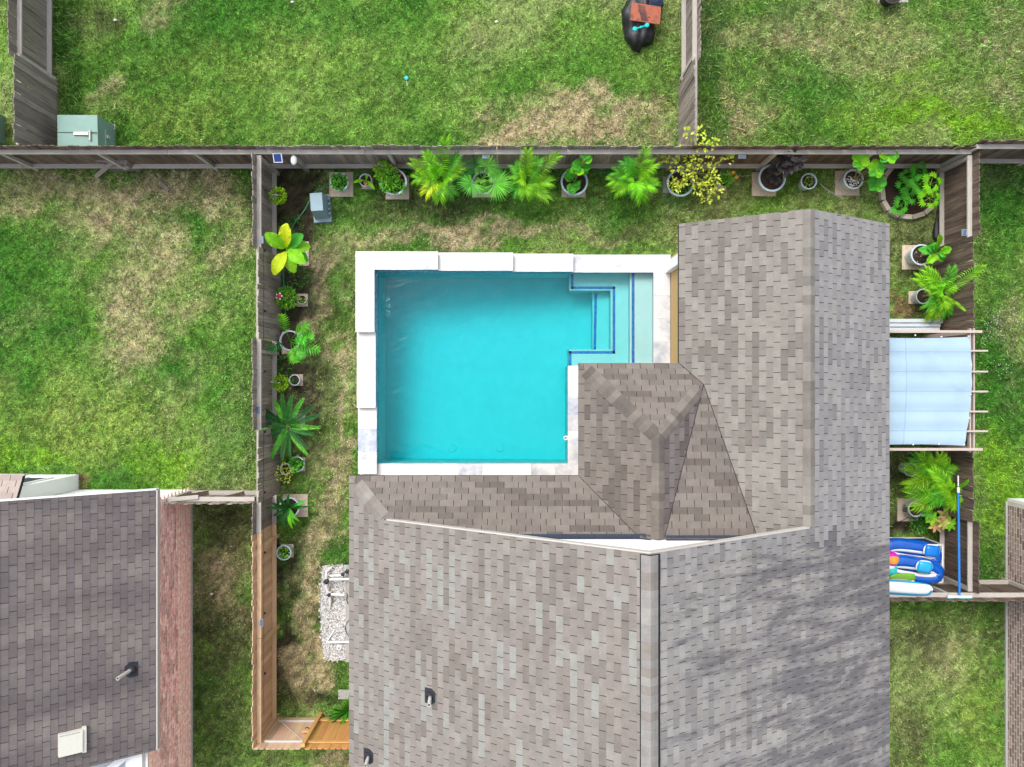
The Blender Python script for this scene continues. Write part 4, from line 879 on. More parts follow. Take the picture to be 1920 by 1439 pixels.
# ------------------------------------------------------------------ row along the far fence
paver(617, 323, 662, 369, 'square paver under the leafy pot nearest the utility box')
t, c = pot('pale pot of low leafy herbs nearest the utility box', 636, 341, .5, .235); b = MB(); leafball(b, c+UP*.09, (.2, .2, .12), 230, .075, GRN); b.build('foliage', 'leaf_mix', t, kind='stuff')
paver(678, 334, 700, 355, 'small paver under the small pot with four arching leaves')
t, c = pot('small white pot with four arching strap leaves', 685, 338, .34, .165)
fronds(t, c, [(663, 343, .55), (690, 330, .6), (703, 355, .5), (687, 350, .5, 'leaf_pink')], 'broad', 'leaf_lime', 'leaf', width=.09, rise=.15, fold=.4)
paver(723, 329, 767, 374, 'square paver under the large pot with orange flowers')
t, c = pot('large pale pot of spilling greenery with orange flowers', 738, 341, .55, .335); b = MB()
leafball(b, c+Vector((-.12, .05, .16)), (.26, .3, .2), 300, .1, LIM+GRN); leafball(b, c+Vector((.05, -.14, .05)), (.26, .16, .1), 200, .085, GRN); leafball(b, c+Vector((-.25, .25, .2)), (.2, .22, .15), 130, .1, LIM); b.build('foliage', 'leaf_mix', t, kind='stuff')
b = MB(); leafball(b, c+Vector((.12, .08, .04)), (.1, .1, .05), 60, .045, [clr(226, 140, 90), clr(206, 116, 70), clr(236, 190, 150)], .8); b.build('blossom', 'leaf_mix', t, kind='stuff')
paver(812, 335, 846, 365, 'paver half hidden below the big lime green palm')
t, c = pot('big lime green palm with feathery fronds, left of the broad fan palm', 829, 344, .45, .23, name='potted_palm', cat='palm'); trunk(t, c-UP*.05, c+UP*.35, .05, .035)
fronds(t, c+UP*.35, [(838, 252, 2.0), (769, 303, 1.5), (776, 335, 1.1), (797, 364, 1.0, 'leaf_yellow'), (824, 377, .85), (850, 366, .8, 'leaf_green'), (868, 312, 1.3), (860, 290, 1.6, 'leaf_green'), (798, 283, 1.7), (812, 310, 1.5)], 'pinnate', 'leaf_lime', n=20, ll=.29, start=.16, w=.011, fold=.2, droop=.25, rise=.32)
paver(885, 336, 930, 370, 'square paver under the broad fan palm')
t, c = pot('broad fan palm with round dark green fans in a white pot', 906, 343, .5, .29, name='potted_palm', cat='palm'); trunk(t, c-UP*.05, c+UP*.5, .05, .04)
fronds(t, c+UP*.5, [(928, 285, 1.7), (868, 292, 1.5, 'leaf_dark'), (860, 364, 1.5), (964, 364, 1.4, 'leaf_green'), (893, 374, 1.0), (948, 326, 1.2)], 'fan', 'leaf_fan', n=40, arc=260, pf=.42)
t, c = pot('medium palm with dense arching fronds in a small white pot', 986, 349, .42, .15, name='potted_palm', cat='palm', base=.0); trunk(t, c-UP*.05, c+UP*.4, .045, .03)
fronds(t, c+UP*.4, [(990, 280, 1.8), (1050, 289, 1.7), (966, 310, 1.3, 'leaf_green'), (1028, 374, .95), (964, 358, .9, 'leaf_green'), (1003, 366, .8, 'leaf_green'), (1034, 342, 1.1), (1012, 296, 1.5, 'leaf_green'), (975, 335, 1.2)], 'pinnate', 'leaf_lime', n=20, ll=.29, start=.16, w=.011, fold=.2, droop=.25, rise=.32)
paver(1053, 335, 1098, 370, 'square paver under the large pot with the upright fig')
t, c = pot('round-leaved fig in a large pale pot, left of the brightest palm', 1077, 341, .5, .345, 'pot_blue')
top = W(1096, 300, 1.5); trunk(t, c, top, .025, .018, 'stem', 'stem')
for i in range(16):
    q = c.lerp(top, .35+.65*random.random()); a = uni(0, 6.28); broad(q, q+Vector((math.cos(a)*.26, math.sin(a)*.26, uni(.02, .14))), .24, rise=.05, stalk=.1, fold=.22).build('leaf', 'leaf_green' if i % 3 else 'leaf_lime', t)
for tp in ((1062, 318, .9), (1058, 330, .75), (1066, 360, .6), (1086, 348, .7), (1072, 365, .6), (1082, 358, .6)): broad(c+UP*.05, W(*tp), .22, rise=.1, fold=.2, stalk=.25).build('leaf', 'leaf_green', t)
t, c = pot('brightest lime palm standing between the fig and the yellow-leaved shrub', 1186, 346, .45, .22, name='potted_palm', cat='palm', base=.0); trunk(t, c-UP*.05, c+UP*.4, .045, .03)
fronds(t, c+UP*.4, [(1213, 276, 1.9), (1227, 306, 1.5), (1229, 350, 1.1), (1204, 376, .9), (1143, 340, 1.1), (1154, 360, .9), (1172, 302, 1.5, 'leaf_green'), (1180, 362, .8, 'leaf_green'), (1152, 322, 1.2, 'leaf_green')], 'pinnate', 'leaf_lime', n=20, ll=.29, start=.16, w=.011, fold=.2, droop=.25, rise=.32)
paver(1243, 331, 1272, 362, 'pale paver under the pot of the yellow-leaved shrub', 'concrete')
t, c = pot('sprawling yellow-leaved shrub in a large pale pot', 1276, 343, .5, .345, 'pot_blue'); b = MB(); leafball(b, c+Vector((-.02, -.12, .03)), (.26, .16, .08), 170, .08, DRK+GRN); b.build('underplanting', 'leaf_mix', t, kind='stuff')
tips = [W(*q) for q in ((1256, 290, 1.3), (1243, 296, 1.2), (1275, 285, 1.4), (1292, 300, 1.3), (1308, 275, 1.6), (1320, 272, 1.7), (1338, 268, 1.7), (1312, 250, 1.8), (1292, 252, 1.7), (1366, 298, 1.4), (1360, 290, 1.4), (1338, 312, 1.2), (1335, 330, 1.1), (1318, 340, 1.0), (1322, 352, .9), (1345, 358, .9), (1308, 355, .9), (1322, 374, .7), (1285, 320, 1.1), (1298, 322, 1.2), (1276, 340, .9), (1266, 310, 1.2), (1318, 310, 1.3), (1305, 292, 1.5), (1330, 285, 1.5), (1340, 338, 1.0), (1298, 340, .9), (1270, 350, .8), (1290, 330, 1.1), (1262, 345, .8))]
b = MB(); fork = c+Vector((.12, .08, .45)); b.tube([c, fork], [.03, .022], 7); branches(b, fork, tips, .012); b.build('stem', 'stem', t)
b = MB()
for q in tips: leafball(b, q, (.13, .13, .09), 19, .10, YLW, .5)
b.build('foliage', 'leaf_mix', t, kind='stuff')
paver(1342, 332, 1362, 358, 'small paver under the small pot with orange flowers')
t, c = pot('small white pot of marigolds with orange flowers', 1357, 338, .38, .17); b = MB(); leafball(b, c+Vector((.04, .02, .12)), (.17, .17, .13), 150, .085, GRN+LIM); b.build('foliage', 'leaf_mix', t, kind='stuff')
for q in ((1375, 324, .6), (1381, 333, .55)):
    q = W(*q); b = MB()
    for k in range(9): a = k*.7; leaflet(b, q, Vector((math.cos(a), math.sin(a), .25)).normalized(), .055, .02, .1)
    b.tube([c, q], .006, 5); b.build('blossom', 'petal_orange', t)
paver(1410, 323, 1455, 368, 'square paver under the pot with the dark burgundy plant')
t, c = pot('dark burgundy rubber plant in a large pale pot', 1448, 334, .5, .345, 'pot_blue')
tops = [W(1492, 286, 1.6), W(1482, 312, 1.2), W(1462, 303, 1.1), (c+UP*.2), W(1500, 300, 1.5)]
for k, tp in enumerate(tops):
    if k != 3: trunk(t, c, tp, .016, .01, 'stem', 'stem')
    for i in range(9): a = i*2.4+uni(-.3, .3); q = c.lerp(tp, uni(.55, 1)); broad(q, q+Vector((math.cos(a)*.24, math.sin(a)*.24, uni(.0, .16))), .13, rise=.06, stalk=.1).build('leaf', 'leaf_burgundy', t)
t, c = pot('small pale pot with a few bright seedlings, right of the burgundy plant', 1517, 340, .42, .205, 'pot_blue', base=.0); b = MB(); leafball(b, c+UP*.03, (.12, .12, .05), 50, .05, LIM); b.build('foliage', 'leaf_mix', t, kind='stuff')
paver(1566, 320, 1612, 367, 'square paver under the pot topped with white pebbles')
t, c = pot('fig with big yellow-green leaves in a pot topped with white pebbles', 1601, 336, .5, .25)
b = MB()
for i in range(90): a = uni(0, 6.28); r = .21*math.sqrt(random.random()); b.lathe([(0, .012), (.014, .004), (.014, -.006)], c+Vector((math.cos(a)*r-.02, math.sin(a)*r*.7-.05, .012)), 5)
b.build('pebbles', 'pebble_white', t, kind='stuff')
for tp, m in ((W(1612, 302, 1.3), 'leaf_lime'), (W(1640, 318, 1.2), 'leaf_lime'), (W(1664, 292, 1.5), 'leaf_lime'), (W(1642, 345, .8), 'leaf_green')):
    trunk(t, c+Vector((.05, .03, 0)), tp, .018, .011, 'stem', 'stem')
    for i in range(8 if tp.z < 1.45 else 6): a = i*1.0+uni(-.3, .3); broad(tp, tp+Vector((math.cos(a)*.25, math.sin(a)*.25, uni(-.03, .1))), .23, rise=.05, stalk=.08, fold=.2).build('leaf', m if i % 4 else 'leaf_green', t)
# ---- raised bed in the corner
bed = thing('raised_bed', 'curved stone-edged planting bed in the far right corner', 'raised bed', (10.6, 5.1, 0))
ring = [(1676, 311), (1660, 330), (1655, 352), (1657, 376), (1668, 394), (1688, 405), (1712, 407), (1735, 400), (1750, 386)]
for (a, d) in zip(ring[:-1], ring[1:]):
    p, q = W(*a, .16), W(*d, .16); g_ = (q-p)*.04
    for k, z in enumerate((.05, .12)): MB().beam(Vector((p.x, p.y, z))+g_, Vector((q.x, q.y, z))-g_, .13-.01*k, .068).build('edging_stone', 'edging', bed)
b = MB(); pp = [W(*q, .1) for q in ring]+[W(1757, 318, .1), W(1745, 309, .1)]; cen = sum(pp, Vector())/len(pp); cen.z = .13
b.add([cen]+pp, [(0, (i+1) % len(pp)+1, i+1) for i in range(len(pp))]); b.build('soil', 'soil', bed)
for k, (u, v, z) in enumerate(((1705, 330, .5), (1725, 345, .8), (1690, 385, .35), (1712, 362, .5), (1745, 345, 1.0), (1742, 372, .9), (1725, 322, .6), (1700, 352, .4))):
    tp = W(u, v, z); g_ = Vector((tp.x, tp.y, .1)); lab = 'leafy cassava-like plant in the stone-edged bed'
    t = thing('bed_plant', ['cluster of palmate leaves nearest the fence corner in the stone-edged bed', 'tall palmate-leaved plant in the middle of the stone-edged bed', 'lowest palmate plant at the front left of the stone-edged bed', 'small palmate plant at the centre front of the stone-edged bed', 'tallest lime palmate plant leaning over the right fence', 'lime palmate plant at the right front of the stone-edged bed', 'palmate plant at the back right of the stone-edged bed', 'short palmate plant near the bare soil of the stone-edged bed'][k], 'plant', g_, 'palmate plants in the stone-edged bed')
    trunk(t, g_, tp, .014, .009, 'stem', 'stem')
    for i in range(7):
        a = i*.9+uni(0, .4); h = tp+Vector((math.cos(a)*uni(.08, .2), math.sin(a)*uni(.08, .2), uni(-.05, .08))); b = MB(); b.tube([tp, h], .004, 4)
        for j in range(7):
            an = a-1.6+j*.53; d = Vector((math.cos(an), math.sin(an), -.05)); s = d.cross(UP).normalized(); l = .16*(.7+.3*math.cos((j-3)*.5)); b.add([h, h+d*l*.55+s*.022, h+d*l-UP*.03, h+d*l*.55-s*.022], [(0, 1, 2, 3)])
        b.build('leaf', 'leaf_lime' if k in (4, 5) else 'leaf_green', t)
# black folded umbrella hanging by the fence
p = W(1757, 428, .1); um = thing('folded_umbrella', 'black folded umbrella lying along the foot of the right fence by the raised bed', 'umbrella', (p.x, p.y, 0))
MB().tube([(p.x, p.y+dy_, .1) for dy_ in (-.34, -.25, -.05, .12, .25)], [.05, .1, .11, .07, .03], 10).build('canopy', 'black_plastic', um); MB().tube([(p.x, p.y+.25, .1), (p.x, p.y+.38, .1)], .014, 8).build('shaft', 'black_plastic', um)
b = MB(); b.tube([(p.x+.05-.05*math.cos(a), p.y+.38+.05*math.sin(a), .1) for a in [i*.5 for i in range(7)]], .014, 6); b.build('handle', 'black_plastic', um)
# ---- right side strip
paver(1692, 460, 1736, 506, 'square paver under the white pot of the bird of paradise')
t, c = pot('bird of paradise with paddle leaves in a tall white pot', 1728, 478, .55, .265)
crown = c+Vector((.25, .0, .25)); trunk(t, c, crown, .02, .014, 'stem', 'stem')
fronds(t, crown, [(1738, 462, .9, 'leaf_green'), (1784, 466, 1.1), (1768, 490, .8, 'leaf_green'), (1738, 494, .8), (1760, 440, 1.4), (1775, 478, .9, 'leaf_green'), (1750, 456, 1.0, 'leaf_green'), (1748, 488, .8), (1722, 468, .8, 'leaf_green')], 'broad', 'leaf_lime', 'leaf', width=.21, rise=.15, stalk=.25)
b = MB(); leafball(b, c+Vector((-.05, -.05, .02)), (.15, .15, .03), 40, .05, [clr(170, 110, 90), clr(60, 110, 50), clr(220, 220, 210)]); b.build('underplanting', 'leaf_mix', t, kind='stuff')
paver(1704, 546, 1736, 570, 'small paver under the white pot of the long-fronded palm')
t, c = pot('long-fronded lime palm reaching over the right fence above the awning', 1732, 556, .45, .195, name='potted_palm', cat='palm'); crown = c+Vector((.22, .02, .3)); trunk(t, c-UP*.05, crown, .045, .03)
fronds(t, crown, [(1846, 494, 2.35), (1718, 520, 1.2), (1745, 600, .8), (1776, 594, .9, 'leaf_green'), (1735, 505, 1.3), (1785, 503, 1.5, 'leaf_green'), (1760, 545, 1.4), (1740, 578, .9, 'leaf_green')], 'pinnate', 'leaf_lime', n=20, ll=.29, start=.16, w=.011, fold=.2, droop=.25, rise=.32)
pinnate(crown, W(1808, 583, 1.6), n=14, ll=.09, rise=.2, w=.02).build('spear_leaf', 'leaf_lime', t)
t, c = pot('upper fan palm of the pair beside the blue pole', 1708, 881, .45, .17, name='potted_palm', cat='palm', base=.0); crown = c+Vector((.38, -.05, .4)); trunk(t, c-UP*.05, crown, .04, .03)
fronds(t, crown, [(1698, 876, 1.1), (1724, 848, 1.3), (1764, 852, 1.3), (1697, 912, .9), (1748, 928, .8, 'leaf_green'), (1712, 858, 1.1, 'leaf_green'), (1772, 882, 1.1, 'leaf_green')], 'pinnate', 'leaf_lime', n=20, ll=.29, start=.16, w=.011, fold=.2, droop=.25, rise=.32)
paver(1683, 935, 1722, 978, 'square paver under the white pot with dark markings'); 
t, c = pot('lower fan palm of the pair, in a white pot with dark markings', 1718, 955, .5, .2, name='potted_palm', cat='palm')
b = MB()
for k in range(4): p = W(1701+k*4, 955+(k % 2)*4, .35); b.box((c.x-.215+k*.012, c.y-.1+k*.05, .2), (c.x-.19+k*.012, c.y-.08+k*.05, .42))
b.build('painted_mark', 'black_plastic', t)
crown = c+Vector((.55, .5, .5)); trunk(t, c-UP*.05, crown, .04, .03)
fronds(t, crown, [(1792, 948, 1.2), (1748, 880, 1.5), (1770, 942, 1.1), (1710, 953, 1.0), (1700, 928, 1.1), (1800, 928, 1.3), (1740, 938, 1.1, 'leaf_green')], 'pinnate', 'leaf_lime', n=20, ll=.29, start=.16, w=.011, fold=.2, droop=.25, rise=.32)
broad(crown, W(1817, 899, 1.7), .13, rise=.2, stalk=.25).build('frond', 'leaf_lime', t)
p = W(1755, 975, 0); t = thing('croton', 'croton with pink and yellow-green leaves below the blue pole', 'plant', (p.x, p.y, 0)); g_ = Vector((p.x, p.y, 0))
for (u, v, z, mm) in ((1738, 962, .6, 'leaf_green'), (1768, 980, .8, 'leaf_pink'), (1780, 982, .8, 'leaf_lime'), (1752, 985, .6, 'leaf_pink'), (1746, 972, .6, 'leaf_lime'), (1770, 964, .7, 'leaf_pink')):
    tp = W(u, v, z); trunk(t, g_, tp, .014, .009, 'stem', 'stem')
    for i in range(7): a = i*.9+uni(-.2, .2); broad(tp, tp+Vector((math.cos(a)*.2, math.sin(a)*.2, uni(.0, .1))), .085, rise=.05, stalk=.05).build('leaf', mm, t)
p = W(1717, 980, 0); t = thing('groundcover_bush', 'small dark green bush at the foot of the croton', 'bush', (p.x, p.y, 0)); b = MB(); leafball(b, (p.x, p.y, .2), (.25, .25, .18), 220, .07, GRN+DRK); b.build('foliage', 'leaf_mix', t, kind='stuff')
# ------------------------------------------------------------------ left side strip
def ball(label, u, v, z, r, anchor=None):
    p = W(u, v, z); t = thing('topiary_ball', label, 'topiary ball', p, 'green topiary balls on the left fence'); b = MB(); leafball(b, p, (r, r, r*.85), 420, .05, [clf(110, 160, 10), clf(140, 186, 20), clf(84, 130, 10), clf(160, 200, 40)], .6, .6); b.build('foliage', 'leaf_mix', t, kind='stuff')
    b = MB(); b.tube([p+UP*.02, Vector((-6.16, p.y+.02, z+.12))], .012, 6); b.build('hanger', 'pipe_metal', t)
ball('yellow-green topiary ball on the left fence above the banana plant', 521, 367, .9, .21); ball('green topiary ball on the left fence below the split-leaf plant', 526, 718, .75, .20)
p = W(602, 392, .3); q0 = W(605, 393, 0)
ub = thing('utility_box', 'grey-blue plastic utility pedestal beside the hose', 'utility box', (q0.x, q0.y, 0)); ub.rotation_euler = (0, 0, R(4))
def lbox(par, name, m, hx, hy, z0, z1, ox=0, oy=0, tx=0, ty=0, sh=.85):
    b = MB(); lo = [(-hx, -hy), (hx, -hy), (hx, hy), (-hx, hy)]
    b.add([(x+ox, y+oy, z0) for x, y in lo]+[(x*sh+ox+tx, y*sh+oy+ty, z1) for x, y in lo], [(3, 2, 1, 0), (4, 5, 6, 7), (0, 1, 5, 4), (1, 2, 6, 5), (2, 3, 7, 6), (3, 0, 4, 7)])
    return link(name, b.mesh(name), m, par)
lbox(ub, 'base', 'utility_grey', .24, .37, 0, .1, sh=.97); lbox(ub, 'body', 'utility_grey', .2, .3, .1, .5, oy=.03, sh=.78); lbox(ub, 'lid', 'utility_grey', .17, .25, .5, .66, oy=.05, ox=.0, sh=.92)
lbox(ub, 'latch', 'pipe_metal', .02, .02, .1, .16, oy=-.31, sh=.7)
for k in range(4): lbox(ub, 'rib', 'utility_grey', .012, .02, .1, .3, ox=.225, oy=-.2+.13*k, sh=.9)
paver(560, 453, 579, 499, 'square paver beside the yellow banana plant')
p = W(540, 470, 0); t = thing('banana_plant', 'banana plant with broad lime and yellow leaves on the left fence side', 'banana plant', (p.x+.15, p.y, .0)); crown = W(538, 468, 1.0); trunk(t, Vector((p.x+.15, p.y, 0)), crown, .06, .035, 'leaf_lime', 'stem')
fronds(t, crown, [(497, 438, 1.5), (538, 419, 1.5, 'leaf_yellow'), (514, 516, 1.2, 'leaf_yellow'), (572, 494, 1.1), (553, 512, 1.0), (568, 440, 1.1, 'leaf_green'), (582, 462, .9), (578, 490, .8, 'leaf_green')], 'broad', 'leaf_lime', 'leaf', width=.33, rise=.18, stalk=.1, fold=.22)
paver(556, 551, 577, 575, 'small paver beside the low shrub by the red ornament')
t, c = pot('small pot beside the low bright shrub by the red ornament', 566, 562, .3, .12, 'edging', name='flower_pot'); b = MB(); leafball(b, c+UP*.03, (.06, .06, .05), 24, .06, LIM); b.build('foliage', 'leaf_mix', t, kind='stuff')
p = W(546, 562, 0); t = thing('shrub', 'low bright green shrub beside the red and white ornament', 'shrub', (p.x, p.y, 0)); b = MB(); leafball(b, (p.x-.03, p.y, .35), (.27, .27, .3), 420, .08, LIM+GRN); b.build('foliage', 'leaf_mix', t, kind='stuff'); trunk(t, Vector((p.x, p.y, 0)), Vector((p.x, p.y, .3)), .02, .012, 'stem', 'stem')
p = W(524, 556, .8); t = thing('ornament', 'small red and white round garden ornament on a stake by the left fence', 'ornament', (p.x, p.y, 0)); MB().lathe([(0, .09), (.05, .07), (.075, 0), (.05, -.06), (0, -.08)], p, 14).build('globe', 'red_petal', t, smooth=True); MB().tube([(p.x, p.y, 0), p], .008, 6).build('stake', 'pipe_metal', t)
for k in range(5): a = k*1.256; MB().lathe([(0, .02), (.025, 0), (0, -.02)], p+Vector((math.cos(a)*.07, math.sin(a)*.07, .04)), 8).build('petal', 'pvc', t)
paver(528, 622, 566, 664, 'square paver under the split-leaf philodendron pot')
t, c = pot('split-leaf philodendron with deeply lobed leaves in a white pot', 543, 639, .45, .26)
fronds(t, c, [(580, 608, 1.0), (590, 630, .9), (602, 660, .7), (572, 672, .7), (556, 682, .6), (528, 588, 1.2, 'leaf_lime'), (505, 658, 1.2, 'leaf_dark'), (575, 640, 1.0)], 'lobed', 'leaf_green', 'leaf', width=.42, rise=.3)
paver(547, 702, 568, 724, 'small paver under the small pot with dark soil')
t, c = pot('small white pot with dark soil and a tiny sprout', 552, 713, .3, .14); b = MB(); leafball(b, c+UP*.02, (.06, .06, .04), 22, .06, DRK); b.build('foliage', 'leaf_mix', t, kind='stuff')
paver(540, 776, 572, 812, 'pale paver half hidden under the sago palm', 'concrete')
p = W(541, 800, 0); t = thing('sago_palm', 'dark green sago palm with a rosette of stiff fronds', 'sago palm', (p.x, p.y, 0)); crown = W(540, 800, .7); MB().lathe([(.14, 0), (.16, .2), (.13, .5), (.08, .7), (0, .74)], (crown.x, crown.y, 0), 12).build('trunk', 'trunk', t)
for k in range(18):
    a = k*2*math.pi/18+uni(-.1, .1); l = uni(.68, .86); d = Vector((math.cos(a), math.sin(a), 0)); b = pinnate(crown, crown+d*l+UP*uni(-.05, .2), rise=.18, n=40, ll=.115, start=.1, w=.008, fold=.35, droop=.05); b.build('frond', 'leaf_dark' if k % 3 else 'leaf_green', t)
    q = bez(crown, crown+d*l+UP*.1, .2)
MB().lathe([(0, .76), (.05, .74), (.07, .68)], (crown.x, crown.y, 0), 10).build('cone', 'trunk', t)
paver(552, 858, 572, 884, 'small paver under the round pot below the sago palm')
t, c = pot('white pot of round green leaves below the sago palm', 556, 871, .38, .2, name='potted_plant'); b = MB(); leafball(b, c+UP*.08, (.14, .16, .1), 90, .1, GRN, .8); b.build('foliage', 'leaf_mix', t, kind='stuff')
t, c = pot('small white pot with spindly yellow flowers, left of the round-leaved pot', 535, 880, .45, .145, base=.0); b = MB(); leafball(b, c+Vector((0, -.1, .15)), (.22, .26, .15), 110, .06, YLW); b.build('foliage', 'leaf_mix', t, kind='stuff')
paver(530, 927, 577, 970, 'largest square paver at the lower left, under the spiky dark plant')
t, c = pot('spiky dark green plant in a pale pot on the largest lower left paver', 542, 952, .45, .26)
fronds(t, c+UP*.05, [(574, 938, .7, 'leaf_green'), (580, 950, .6), (508, 942, .8), (500, 952, .8), (518, 985, .6), (530, 992, .5), (549, 992, .5, 'leaf_lime'), (562, 978, .5, 'leaf_green'), (512, 968, .7), (556, 945, .8), (522, 930, .8), (542, 925, .8), (538, 985, .5), (555, 985, .5, 'leaf_green')], 'broad', 'leaf_dark', 'leaf', width=.085, rise=.25, stalk=.03, fold=.35)
paver(526, 1021, 550, 1046, 'small paver under the lone pot beside the cedar fence')
t, c = pot('lone pale pot with a few green leaves beside the cedar fence', 532, 1037, .45, .19, 'pot_blue'); b = MB(); leafball(b, c+UP*.02, (.12, .13, .05), 60, .08, GRN+LIM, .7); b.build('foliage', 'leaf_mix', t, kind='stuff')
paver(634, 1294, 662, 1312, 'pale paver at the house wall beside the spiky clump', 'concrete')
p = W(655, 1330, 0); t = thing('spiky_clump', 'clump of long narrow green leaves tucked against the house wall by the gate', 'plant', (p.x, p.y, 0)); crown = Vector((p.x, p.y, .05))
for k in range(70): a = uni(0, 6.28); l = uni(.35, .6); broad(crown, crown+Vector((math.cos(a)*l, math.sin(a)*l, uni(.15, .7))), .035, rise=.2, stalk=.02, n=5).build('leaf', 'leaf_green' if k % 3 else 'leaf_dark', t)
for (u, v, lab) in ((548, 432, 'low weedy seedlings in the dark soil right of the topiary ball'), (560, 520, 'low weedy seedlings below the banana plant'), (533, 690, 'low weedy seedlings below the philodendron')):
    p = W(u, v, 0); t = thing('weeds', lab, 'weeds', p); b = MB(); leafball(b, (p.x, p.y, .06), (.3, .35, .06), 130, .06, DRK+GRN[:2]); b.build('foliage', 'leaf_mix', t, kind='stuff')
# ------------------------------------------------------------------ pool equipment on white gravel
b = MB(); gp = [(606, 1062), (640, 1060), (656, 1066), (656, 1236), (630, 1240), (610, 1238), (603, 1200), (600, 1130), (602, 1085)]
gw = [W(*q, .02) for q in gp]
ga, gb = W(600, 1240, 0), W(656, 1060, 0)
SH = [clr(*c) for c in ((250,250,248),(255,254,252),(236,236,234),(244,240,234),(214,212,208),(252,252,252),(180,176,172))]
def inpoly(x, y, P):
    r = False; j = len(P)-1
    for i in range(len(P)):
        if (P[i].y > y) != (P[j].y > y) and x < (P[j].x-P[i].x)*(y-P[i].y)/(P[j].y-P[i].y)+P[i].x: r = not r
        j = i
    return r
k = 0
while k < 3600:
    x = uni(ga.x-.03, gb.x+.03); y = uni(ga.y-.03, gb.y+.03)
    if not inpoly(x+uni(-.05, .05), y+uni(-.05, .05), gw): continue
    r = uni(.012, .026); z = uni(.0, .035); a = uni(0, 6.28); ca_, sa = math.cos(a), math.sin(a)
    P8 = [(r*1.3, 0), (.3*r, r*.9), (-r*1.1, .4*r), (-.8*r, -.7*r), (.5*r, -.8*r)]
    b.add([(x+ca_*p-sa*q, y+sa*p+ca_*q, z) for p, q in P8]+[(x+uni(-.4, .4)*r, y+uni(-.4, .4)*r, z+r*.9)], [(i, (i+1) % 5, 5) for i in range(5)], random.choice(SH)); k += 1
b.build('gravel', 'gravel', kind='stuff', label='bed of white gravel under the pool pipes beside the house', cat='gravel')
b = MB(); b.add([(p.x, p.y, .012) for p in gw], [tuple(range(len(gw)))[::-1]]); b.build('gravel_base', 'concrete', kind='structure')
pe = W(648, 1150, 0)
MB().box((W(648, 0, .08).x, W(0, 1242, .08).y, 0), (-3.40, W(0, 1060, .08).y, .08)).build('equipment_pad', 'concrete', kind='structure')
eq = thing('pool_equipment', 'white plastic pool pipes with black valves on the gravel by the house', 'pool equipment', (pe.x, pe.y, .03))
def pipe(pts, r=.03): MB().tube([W(*p) for p in pts], r, 10).build('pipe', 'pvc', eq)
pipe([(622, 1064, .12), (612, 1072, .2), (611, 1088, .22), (612, 1100, .22)]); pipe([(618, 1080, .25), (640, 1079, .25)]); pipe([(618, 1087, .3), (656, 1086, .3)]); pipe([(612, 1090, .22), (612, 1102, .18), (616, 1118, .15)], .035)
pipe([(621, 1115, .28), (646, 1116, .28)], .035); pipe([(618, 1110, .18), (619, 1130, .12), (618, 1140, .04)], .038); pipe([(612, 1205, .1), (656, 1204, .1)]); pipe([(612, 1205, .1), (628, 1180, .03)], .022)
for (u, v, z, s) in ((612, 1091, .27, .07), (617, 1116, .24, .05), (643, 1077, .28, .05), (651, 1072, .2, .06)):
    p = W(u, v, z); b = MB(); b.lathe([(s*.6, -s*.8), (s, -s*.4), (s, s*.3), (s*.5, s*.5), (0, s*.5)], p, 10); b.beam(p+Vector((-s*1.1, 0, s*.6)), p+Vector((s*1.1, 0, s*.6)), s*.5, s*.3); b.build('valve', 'black_plastic', eq)
p = W(636, 1215, .05); b = MB(); b.lathe([(0, .03), (.06, .03), (.085, .0), (.085, -.03)], p, 16); b.build('drain_cover', 'pvc', eq); MB().lathe([(0, .035), (.032, .034), (.034, .028)], p, 12).build('drain_cap', 'utility_grey', eq)
p = W(652, 1173, .3); pump = thing('pool_filter', 'grey domed pool filter tank half hidden under the roof edge', 'pool filter', (p.x+.24, p.y, .08)); MB().lathe([(.22, 0), (.24, .1), (.24, .45), (.2, .6), (.08, .68), (0, .7)], (p.x+.24, p.y, .08), 20).build('tank', 'concrete', pump, smooth=True); MB().lathe([(.25, .42), (.262, .42), (.262, .47), (.25, .47)], (p.x+.24, p.y, .08), 20).build('clamp_band', 'black_plastic', pump)
b = MB(); b.tube([W(650, 1112, .3), W(652, 1118, .35), W(650, 1125, .3), W(653, 1133, .25)], .012, 6); b.build('cable', 'black_plastic', eq)
# ------------------------------------------------------------------ hoses
def hose(label, pts, m='hose', r=.015, z=.02, name='garden_hose'):
    P_ = [W(p[0], p[1], p[2] if len(p) > 2 else z) for p in pts]; Q_ = []
    for i in range(len(P_)-1):
        a, d = P_[i], P_[i+1]; pm = P_[max(i-1, 0)]; pn_ = P_[min(i+2, len(P_)-1)]
        for k in range(6):
            t = k/6; Q_.append(.5*((2*a)+(d-pm)*t+(2*pm-5*a+4*d-pn_)*t*t+(3*a-pm-3*d+pn_)*t**3))
    Q_.append(P_[-1]); o = Q_[0].copy()
    MB().tube(Q_, r, 6).build(name, m, None, origin=tuple(o), label=label, cat='hose')
hose('green hose curving past the utility box to the banana plant', [(618, 344), (600, 354), (588, 365), (578, 382), (570, 396), (560, 408), (553, 418), (547, 430), (540, 445)], r=.02)
hose('green hose running straight down the left fence past the red ornament', [(531, 505), (532, 530), (534, 560), (535, 590), (537, 622)], r=.02)
hose('thin green hose between the first small pots of the far row', [(655, 331), (672, 329), (684, 330)]); hose('thin teal hose in the shade between the medium palm and the fig', [(770, 328), (820, 326), (900, 324), (960, 323), (1030, 325), (1052, 327)]); hose('thin green hose between the fig and the brightest palm', [(1102, 326), (1120, 325), (1145, 323)])
hose('green hose looping round the pot of the yellow-leaved shrub', [(1228, 338), (1236, 350), (1244, 362), (1252, 374), (1262, 379), (1270, 378), (1280, 377), (1290, 368)])
